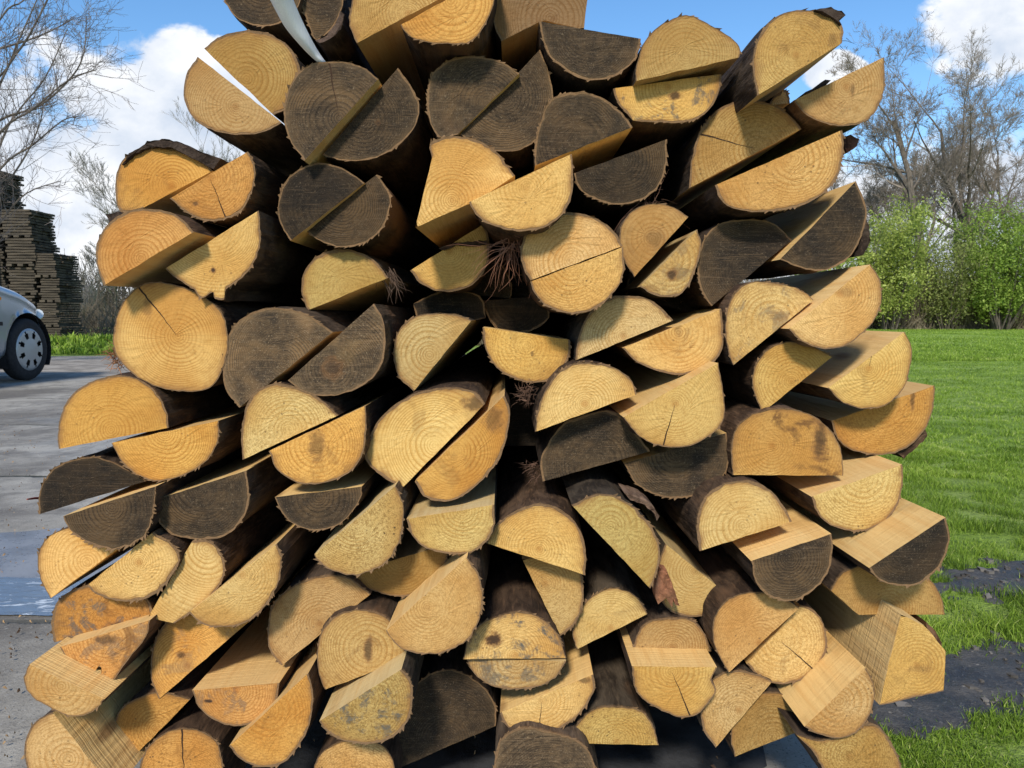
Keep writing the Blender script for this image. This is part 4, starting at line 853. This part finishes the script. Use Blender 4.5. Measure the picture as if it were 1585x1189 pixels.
# the near tree at the far left: trunk outside the frame, its limbs reach in
M_TWIG_NEAR = simple('near twigs', (.24,.20,.18), .9, .3, 4)
def near_tree():
    rg = random.Random(91); YT = 9.5; bx = gx(-190, YT); root = empty('bare_tree', (bx, YT, 0)); T = MB(); C_ = MB(); o = Vector((bx, YT, 0))
    fork = Vector((0, 0, 1.9)); T.tube([Vector((0,0,0)), Vector((.03,0,1)), fork, Vector((-.1,.1,3.2)), Vector((-.3,.2,4.6)), Vector((-.35,.3,6.2))], [.16,.14,.12,.09,.06,.03], 9)
    limbs = [[(-60,330),(0,130),(45,55),(86,-30),(100,-90)], [(-80,250),(0,186),(60,165),(112,118),(130,80),(134,25)], [(-90,200),(0,30),(35,2),(60,-40)],
             [(-60,420),(0,225),(30,170),(70,120),(104,45)], [(-80,320),(0,205),(50,170),(105,125),(150,108)], [(-80,420),(0,300),(40,240),(62,190),(68,150)], [(-70,380),(0,262),(50,225),(95,188),(120,180)], [(-70,90),(0,75),(50,60),(85,45),(112,30)], [(-60,430),(0,345),(40,300),(95,280)], [(-80,150),(0,118),(30,60),(66,-20)]]
    def sub(p, d, L, r, lv):
        n = 5; pts = [p]; rr = [r]
        for s_ in range(n): d = (d+Vector((rg.gauss(0,.14), rg.gauss(0,.14), rg.gauss(0,.10)+.05))).normalized(); p = p+d*L/n; pts.append(p); rr.append(max(.0018, r*(1-.8*(s_+1)/n)))
        C_.tube(pts, rr, 3, cap=False)
        if lv >= 3: return
        for i in range(rg.randint(2, 4)):
            j = rg.randint(0, n-1); q = pts[j].lerp(pts[j+1], rg.random()); nd = (pts[j+1]-pts[j]).normalized(); ax_ = nd.orthogonal().normalized(); ax_.rotate(Matrix.Rotation(rg.uniform(0,6.28), 3, nd)); nd.rotate(Matrix.Rotation(rg.uniform(.4,1.), 3, ax_))
            sub(q, nd, L*rg.uniform(.4,.7), max(.0025, rr[j]*.6), lv+1)
    for li, l in enumerate(limbs):
        yo = rg.uniform(-.6, .8); P_ = [fork+Vector((rg.uniform(-.1,.1), 0, rg.uniform(0, 1.5)))]+[px_at(x, y, YT+yo*min(1, .4+.3*i))-o for i, (x, y) in enumerate(l)]
        pts = []; 
        for i in range(len(P_)-1):
            for t in range(4): pts.append(Vector(catmull(P_[max(i-1,0)], P_[i], P_[i+1], P_[min(i+2,len(P_)-1)], t/4)))
        pts.append(P_[-1]); m_ = len(pts); rr = [.017*(1-.85*i/m_)+.0025 for i in range(m_)]; T.tube(pts, rr, 5)
        for i in range(4, m_-1):
            for _ in range(1 if i % 2 else 2):
                nd = (pts[i+1]-pts[i]).normalized(); ax_ = nd.orthogonal().normalized(); ax_.rotate(Matrix.Rotation(rg.uniform(0,6.28), 3, nd)); nd.rotate(Matrix.Rotation(rg.uniform(.35,.95), 3, ax_)); sub(pts[i], nd, rg.uniform(.3,.75), rr[i]*.5, 1)
    T.build('trunk', M_TRUNK, root); C_.build('crown', M_TWIG_NEAR, root); tag(root, 'near leafless tree at the far left reaching thin branches in over the sky', 'tree', LG)
near_tree()

# leafy bushes of the hedge
def leaf_mat(name, cols):
    mm, nt, b = new_mat(name, .55); g = N(nt); at = g.n('Attribute'); at.attribute_name = 'tone'
    c = g.ramp(at.outputs['Fac'], [(i/(len(cols)-1), c_) for i, c_ in enumerate(cols)]); nt.links.new(c, b.inputs['Base Color'])
    tr = g.n('BsdfTranslucent'); nt.links.new(c, tr.inputs[0]); mx = g.n('MixShader'); mx.inputs[0].default_value = .4
    nt.links.new(b.outputs[0], mx.inputs[1]); nt.links.new(tr.outputs[0], mx.inputs[2]); nt.links.new(mx.outputs[0], nt.nodes['Material Output'].inputs[0]); return mm
M_LEAF = [leaf_mat('fresh green leaves', [(.17,.21,.045),(.32,.39,.08),(.50,.56,.16)]), leaf_mat('olive leaves', [(.13,.15,.05),(.23,.27,.08),(.34,.39,.13)]), leaf_mat('bright green leaves', [(.12,.18,.03),(.23,.34,.05),(.38,.49,.11)])]
def bush(label, loc, W_, H, seed, n, kind, leaf=.11):
    rg = random.Random(seed); root = empty('leafy_bush', loc); st = MB(); tips = []
    for _ in range(26):
        a = rg.uniform(0, 6.28); p = Vector((math.cos(a)*.3, math.sin(a)*.3, 0)); d = Vector((math.cos(a)*rg.uniform(.05,.5), math.sin(a)*rg.uniform(.05,.5), 1)).normalized(); L = H*rg.uniform(.55, 1.02); pts = [p]
        for s in range(7):
            d = (d+Vector((rg.gauss(0,.12), rg.gauss(0,.12), .12))).normalized(); p = p+d*L/7
            q = Vector((max(-W_/2, min(W_/2, p.x)), p.y, p.z)); pts.append(q); 
            if s > 0: tips.append(q)
        st.tube(pts, [.035*(1-.11*i) for i in range(8)], 4, cap=False)
    st.build('stems', M_TRUNK, root)
    clumps = [(t+Vector((rg.gauss(0,W_*.13), rg.gauss(0,W_*.13), rg.gauss(0,.25))), rg.uniform(.18,.48), rg.random()) for t in tips for _ in range(3)]
    clumps = [c_ for c_ in clumps if c_[0].z > H*.08]
    vs = []; fs = []; tn = []
    for _ in range(n):
        c_, r_, tt = rg.choice(clumps); p = c_+Vector((rg.gauss(0,r_*.6), rg.gauss(0,r_*.6), rg.gauss(0,r_*.7)))
        u = Vector((rg.gauss(0,1), rg.gauss(0,1), rg.gauss(0,1))).normalized(); v = u.orthogonal().normalized(); v.rotate(Matrix.Rotation(rg.uniform(0,6.28), 3, u)); s = leaf*rg.uniform(.5,1.2)
        i0 = len(vs); vs += [p-v*s, p+u.cross(v)*s*.45, p+v*s, p-u.cross(v)*s*.45]; fs.append((i0, i0+1, i0+2, i0+3))
        t = min(1, max(0, tt*.7+rg.gauss(.15,.15))); tn += [t]*4
    o = mesh_obj('foliage', vs, fs, M_LEAF[kind], root); a = o.data.attributes.new('tone', 'FLOAT', 'POINT'); a.data.foreach_set('value', tn)
    tag(root, label, 'bush', 'leafy bushes of the hedge'); return root
bush('bright green bush next to the pile, leftmost of the hedge in view', (gx(1375,37), 37, 0), 2.5, 6.3, 31, 26000, 0, .075)
bush('olive green thinner bush, second of the hedge in view from the pile', (gx(1462,38), 38, 0), 2.4, 5.0, 32, 17000, 1, .07)
bush('dense rich green bush near the right frame edge', (gx(1548,37), 37, 0), 2.7, 6.1, 33, 29000, 2, .075)
bush('green bush of the hedge just outside the right frame edge', (gx(1650,37), 37, 0), 3.6, 5.6, 34, 9000, 0, .085)
bush('green bush of the hedge hidden behind the right side of the pile', (gx(1280,37), 37, 0), 3.6, 5.2, 35, 6000, 0)
# brown scrub at the foot of both hedges
def scrub(label, n, x0, x1, y0, y1, h, seed, col, r):
    rg = random.Random(seed); mb = MB()
    for _ in range(n):
        p = Vector((rg.uniform(x0,x1), rg.uniform(y0,y1), 0)); d = Vector((rg.gauss(0,.35), rg.gauss(0,.3), 1)).normalized(); L = h*rg.uniform(.35,1.1); pts = [p]
        for s in range(4): d = (d+Vector((rg.gauss(0,.25), rg.gauss(0,.25), rg.gauss(0,.15)))).normalized(); p = p+d*L/4; pts.append(p)
        mb.tube(pts, [r, r*.8, r*.6, r*.45, r*.3], 3, cap=False)
    tag(mb.build('scrub', simple('dry scrub', col, .9, .4, 2)), label, 'scrub', kind='stuff')
scrub('brown leafless scrub along the foot of the green hedge', 16000, 12, 40, 38.2, 43.5, 2.9, 41, (.20,.17,.12), .022)
scrub('tall dry grass and scrub right of the board stack', 5200, -16, 6, 16.5, 20, 1.35, 42, (.21,.165,.11), .012)
scrub('distant bare hedge far behind the yard', 7000, -45, 16, 45, 50, 4.5, 43, (.15,.13,.10), .04)

# ---------------------------------------------------------------- stacked boards at the left
M_BOARD = simple('weathered boards', (.085,.07,.05), .95, .5, 5, .004, stretch=(.5, 1, 9), col2=(.03,.026,.02))
M_STRAPG = simple('green strap', (.03,.16,.12), .5)
rg = random.Random(77)
def pack(x0, x1, y0, z0, hgt, label, nl=9, slat=False):
    root = empty('board_pack', ((x0+x1)/2, y0, z0)); W_ = x1-x0; lh = hgt/nl
    for i in range(nl):
        mb = MB(); z = i*lh; j = rg.uniform(-.03,.03)
        nb = 4
        for b_ in range(nb):
            yy0 = b_*.19; e0 = rg.uniform(-.025,.03); e1 = rg.uniform(-.03,.025)
            mb.box(-W_/2+j+e0, W_/2+j+e1, yy0, yy0+.182, z+.003, z+lh*(.55 if slat else .80))
        if slat or i % 3 == 0:
            pass
        mb.build('board_layer', M_BOARD, root)
    tag(root, label, 'board pack', 'packs of weathered boards'); return root
ORD = ['bottom', 'second from the bottom', 'third from the bottom', 'fourth from the bottom', 'fifth from the bottom', 'sixth from the bottom', 'seventh from the bottom', 'topmost']
YB = 14.0
def stackof(px0, px1, top_py, n, nm):
    H = CAM_H+(490-top_py)/F_PX*YB; hh = H/n
    for i in range(n):
        j = rg.uniform(-.05,.05); lab = f'pack of weathered boards, {"topmost" if i==n-1 else ORD[i]} of the {nm} stack'
        mb = MB()
        p = pack(gx(px0, YB)+j, gx(px1, YB)+j, YB+rg.uniform(-.04,.04), i*hh+.04, hh-.05, lab)
        s = MB()
        for k in range(3):
            xx = -(gx(px1,YB)-gx(px0,YB))/2*.8*(1-k); s.box(xx-.05, xx+.05, 0, .75, -.042, 0.0)
        s.build('spacer', M_BOARD, p)
stackof(-60, 12, 266, 7, 'tallest board')
stackof(15, 58, 326, 5, 'middle board')
stackof(62, 92, 392, 4, 'lowest board')
mb = MB()
for k, px in enumerate((4,)):
    x = gx(px, YB); mb.box(x-.02, x+.03, YB-.09, YB-.075, .05, CAM_H+(490-262)/F_PX*YB)
tag(mb.build('green_strap', M_STRAPG), 'green strap running down the front of the tallest board stack', 'strap')

# ---------------------------------------------------------------- silver car at the left
car = empty('parked_car', (-5.60, 4.10, 0.006))
tag(car, 'silver blue hatchback parked at the left edge, only its front wing and wheel in view', 'car')
mm, nt, b = new_mat('silver blue paint', .28); b.inputs['Base Color'].default_value = (.27,.32,.38,1); b.inputs['Metallic'].default_value = .55; b.inputs['Coat Weight'].default_value = .6; b.inputs['Specular IOR Level'].default_value = .5; M_PAINT = mm
M_TYRE = simple('tyre rubber', (.025,.025,.027), .85, .3, 40); M_DARK = simple('dark plastic', (.02,.02,.022), .7)
mm, nt, b = new_mat('wheel cover grey', .4); b.inputs['Base Color'].default_value = (.36,.38,.40,1); b.inputs['Metallic'].default_value = .5; M_RIM = mm
mm, nt, b = new_mat('car glass', .05); b.inputs['Base Color'].default_value = (.03,.04,.05,1); b.inputs['Specular IOR Level'].default_value = .8; M_GLASS = mm
mm, nt, b = new_mat('orange lens', .2); b.inputs['Base Color'].default_value = (.7,.25,.04,1); M_LENS = mm
mm, nt, b = new_mat('clear lens', .1); b.inputs['Base Color'].default_value = (.65,.7,.75,1); M_CLEAR = mm
WHEELS = [(3.40, .31), (.85, .31)]; WR = .305
def lerp_tab(s, tab):
    for (a, va), (b_, vb) in zip(tab, tab[1:]):
        if s <= b_: t = (s-a)/(b_-a); t = t*t*(3-2*t) if False else t; return va+(vb-va)*t
    return tab[-1][1]
top_t = [(0,.80),(.10,.93),(.4,.98),(2.75,1.02),(2.95,1.00),(3.3,.93),(3.6,.83),(3.8,.73),(3.93,.62),(4.0,.50)]
wid_t = [(0,.62),(.08,.74),(.3,.82),(1,.85),(3.0,.85),(3.4,.835),(3.6,.80),(3.78,.72),(3.9,.60),(4.0,.42)]
bot_t = [(0,.34),(.1,.24),(3.8,.22),(4.0,.34)]
S_ = [i*.04 for i in range(101)]; vs = []; grid = []
for s in S_:
    top = lerp_tab(s, top_t); w_ = lerp_tab(s, wid_t); bo = lerp_tab(s, bot_t); row = []
    prof = [(w_*.90, bo), (w_*.97, bo+.05)]
    sh = max(bo+.12, top-.13)
    for i in range(1, 11): f = i/10; prof.append((w_*(.985+.015*math.sin(f*math.pi))-.0*f, bo+.05+(sh-bo-.05)*f))
    for i in range(1, 6): a = i/5*math.pi/2; prof.append((w_*(1-.13*(1-math.cos(a)))-.02*i/5, sh+(top-.035-sh)*math.sin(a)))
    prof += [(w_*.6, top-.012), (w_*.3, top-.002), (0, top)]
    full = prof+[(-x, z) for x, z in prof[-2::-1]]
    for x, z in full: row.append(len(vs)); vs.append([x, s, z])
    grid.append(row)
m = len(grid[0])
for v in vs:                                               # pull side vertices onto the wheel-arch circle
    for (ws, wz) in WHEELS:
        d = math.hypot(v[1]-ws, v[2]-wz)
        if abs(v[0]) > .45 and .30 < d < .385 and v[2] > wz-.12: k_ = .36/d; v[1] = ws+(v[1]-ws)*k_; v[2] = wz+(v[2]-wz)*k_
fs = []
for i in range(len(S_)-1):
    for j in range(m-1):
        q = (grid[i][j], grid[i][j+1], grid[i+1][j+1], grid[i+1][j])
        cy = sum(vs[t][1] for t in q)/4; cz = sum(vs[t][2] for t in q)/4; cx_ = sum(vs[t][0] for t in q)/4
        if abs(cx_) > .4 and any(math.hypot(cy-ws, cz-wz) < .352 for ws, wz in WHEELS): continue
        fs.append(q)
fs.append(tuple(grid[0][::-1])); fs.append(tuple(grid[-1])); fs.append(None); fs.pop()
mesh_obj('body', vs, fs, M_PAINT, car, smooth=True)
mb = MB()                                                  # arch liners
for ws, wz in WHEELS:
    for sx in (-1, 1):
        n = 20; a0 = -.5; ring = []
        for i in range(n+1):
            a = a0+(math.pi+1.0)*i/n; ring.append((ws+math.cos(a)*.362, wz+math.sin(a)*.362))
        v_ = [(sx*.83, y, z) for y, z in ring]+[(sx*.55, y, z) for y, z in ring]
        mb.add(v_, [(i, i+1, n+2+i, n+1+i) for i in range(n)]); mb.add([(sx*.55, y, z) for y, z in ring], [tuple(range(n+1))])
mb.box(-.70, .70, .15, 3.7, .20, .24)
mb.build('underbody', M_DARK, car)
# cabin: roof and glass
cab = [(.12,.97),(.35,1.36),(.75,1.45),(1.5,1.47),(2.0,1.42),(2.85,1.00)]
vsr = []; 
for s, z in cab:
    wt = .85 if z < 1.1 else .66
    vsr += [(-wt*.96, s, z), (wt*.96, s, z)]
fsr = [(2*i, 2*i+1, 2*i+3, 2*i+2) for i in (1, 2, 3)]
mesh_obj('roof', vsr, fsr, M_PAINT, car, smooth=True)
mesh_obj('windscreen', [vsr[8], vsr[9], vsr[11], vsr[10]], [(0,1,2,3)], M_GLASS, car)
mesh_obj('rear_window', [vsr[0], vsr[1], vsr[3], vsr[2]], [(0,1,2,3)], M_GLASS, car)
for sx in (0, 1):
    pts = [vsr[2*i+sx] for i in range(6)]; mesh_obj('side_window', pts, [tuple(range(6))], M_GLASS, car)
    mb = MB(); x_ = (-.66, .66)[sx]
    mb.tube([Vector(vsr[10+sx]), Vector(vsr[8+sx]), Vector(vsr[6+sx])], .03, 6); mb.build('roof_pillar', M_PAINT, car)
    mb = MB(); s_ = (-1, 1)[sx]; mb.tube([(s_*.84, 2.60, 1.02), (s_*.93, 2.62, 1.07), (s_*1.0, 2.63, 1.08)], [.03, .075, .05], 8); mb.build('mirror', M_DARK, car)
    mb = MB(); mb.tube([(s_*.843, 2.98, .80), (s_*.858, 2.98, .80)], [.022, .014], 10); mb.build('side_indicator', M_LENS, car)
    mb = MB(); mb.tube([(s_*.60, 3.86, .63), (s_*.74, 3.72, .66)], [.07, .05], 10); mb.build('headlight', M_CLEAR, car)
    mb = MB(); mb.box(*sorted((s_*.845, s_*.853)), .3, 3.0, .55, .585); mb.build('rubbing_strip', M_DARK, car)
def wheel(s, wz, sx):
    w_ = empty('wheel', (sx*.72, s, wz)); w_.parent = car
    prof = [(.0,.17),(-.06,.19),(-.07,.25),(-.06,.29),(-.04,WR),(.04,WR),(.06,.29),(.07,.25),(.065,.205)]
    n = 36; v_ = []; f_ = []
    for k in range(n):
        a = 2*math.pi*k/n
        for x, r_ in prof: v_.append((sx*(x+.05), math.cos(a)*r_, math.sin(a)*r_))
    q = len(prof)
    for k in range(n):
        for i in range(q-1): f_.append((k*q+i, k*q+i+1, ((k+1)%n)*q+i+1, ((k+1)%n)*q+i))
    mesh_obj('tyre', v_, f_, M_TYRE, w_, smooth=True)
    mb = MB(); X = sx*.115
    n = 56; rings = [(.207, 0), (.19, .012), (.165, .016), (.11, .020), (.06, .028), (.0, .034)]
    v_ = []; f_ = []
    for r_, d in rings:
        for k in range(n): a = 2*math.pi*k/n; v_.append((X+sx*d*.8, math.cos(a)*r_, math.sin(a)*r_))
    for i in range(len(rings)-1):
        for k in range(n):
            if i in (2,) and k % 7 in (2, 3, 4): continue     # openings between the spokes
            if i == 1 and k % 7 == 3: continue
            f_.append((i*n+k, i*n+(k+1)%n, (i+1)*n+(k+1)%n, (i+1)*n+k))
    mesh_obj('wheel_cover', v_, f_, M_RIM, w_)
    mb = MB(); mb.tube([(sx*.02,0,0), (sx*.09,0,0)], .19, 24); mb.build('brake_disc', M_DARK, w_)
for s, wz in WHEELS:
    for sx in (-1, 1): wheel(s, wz, sx)
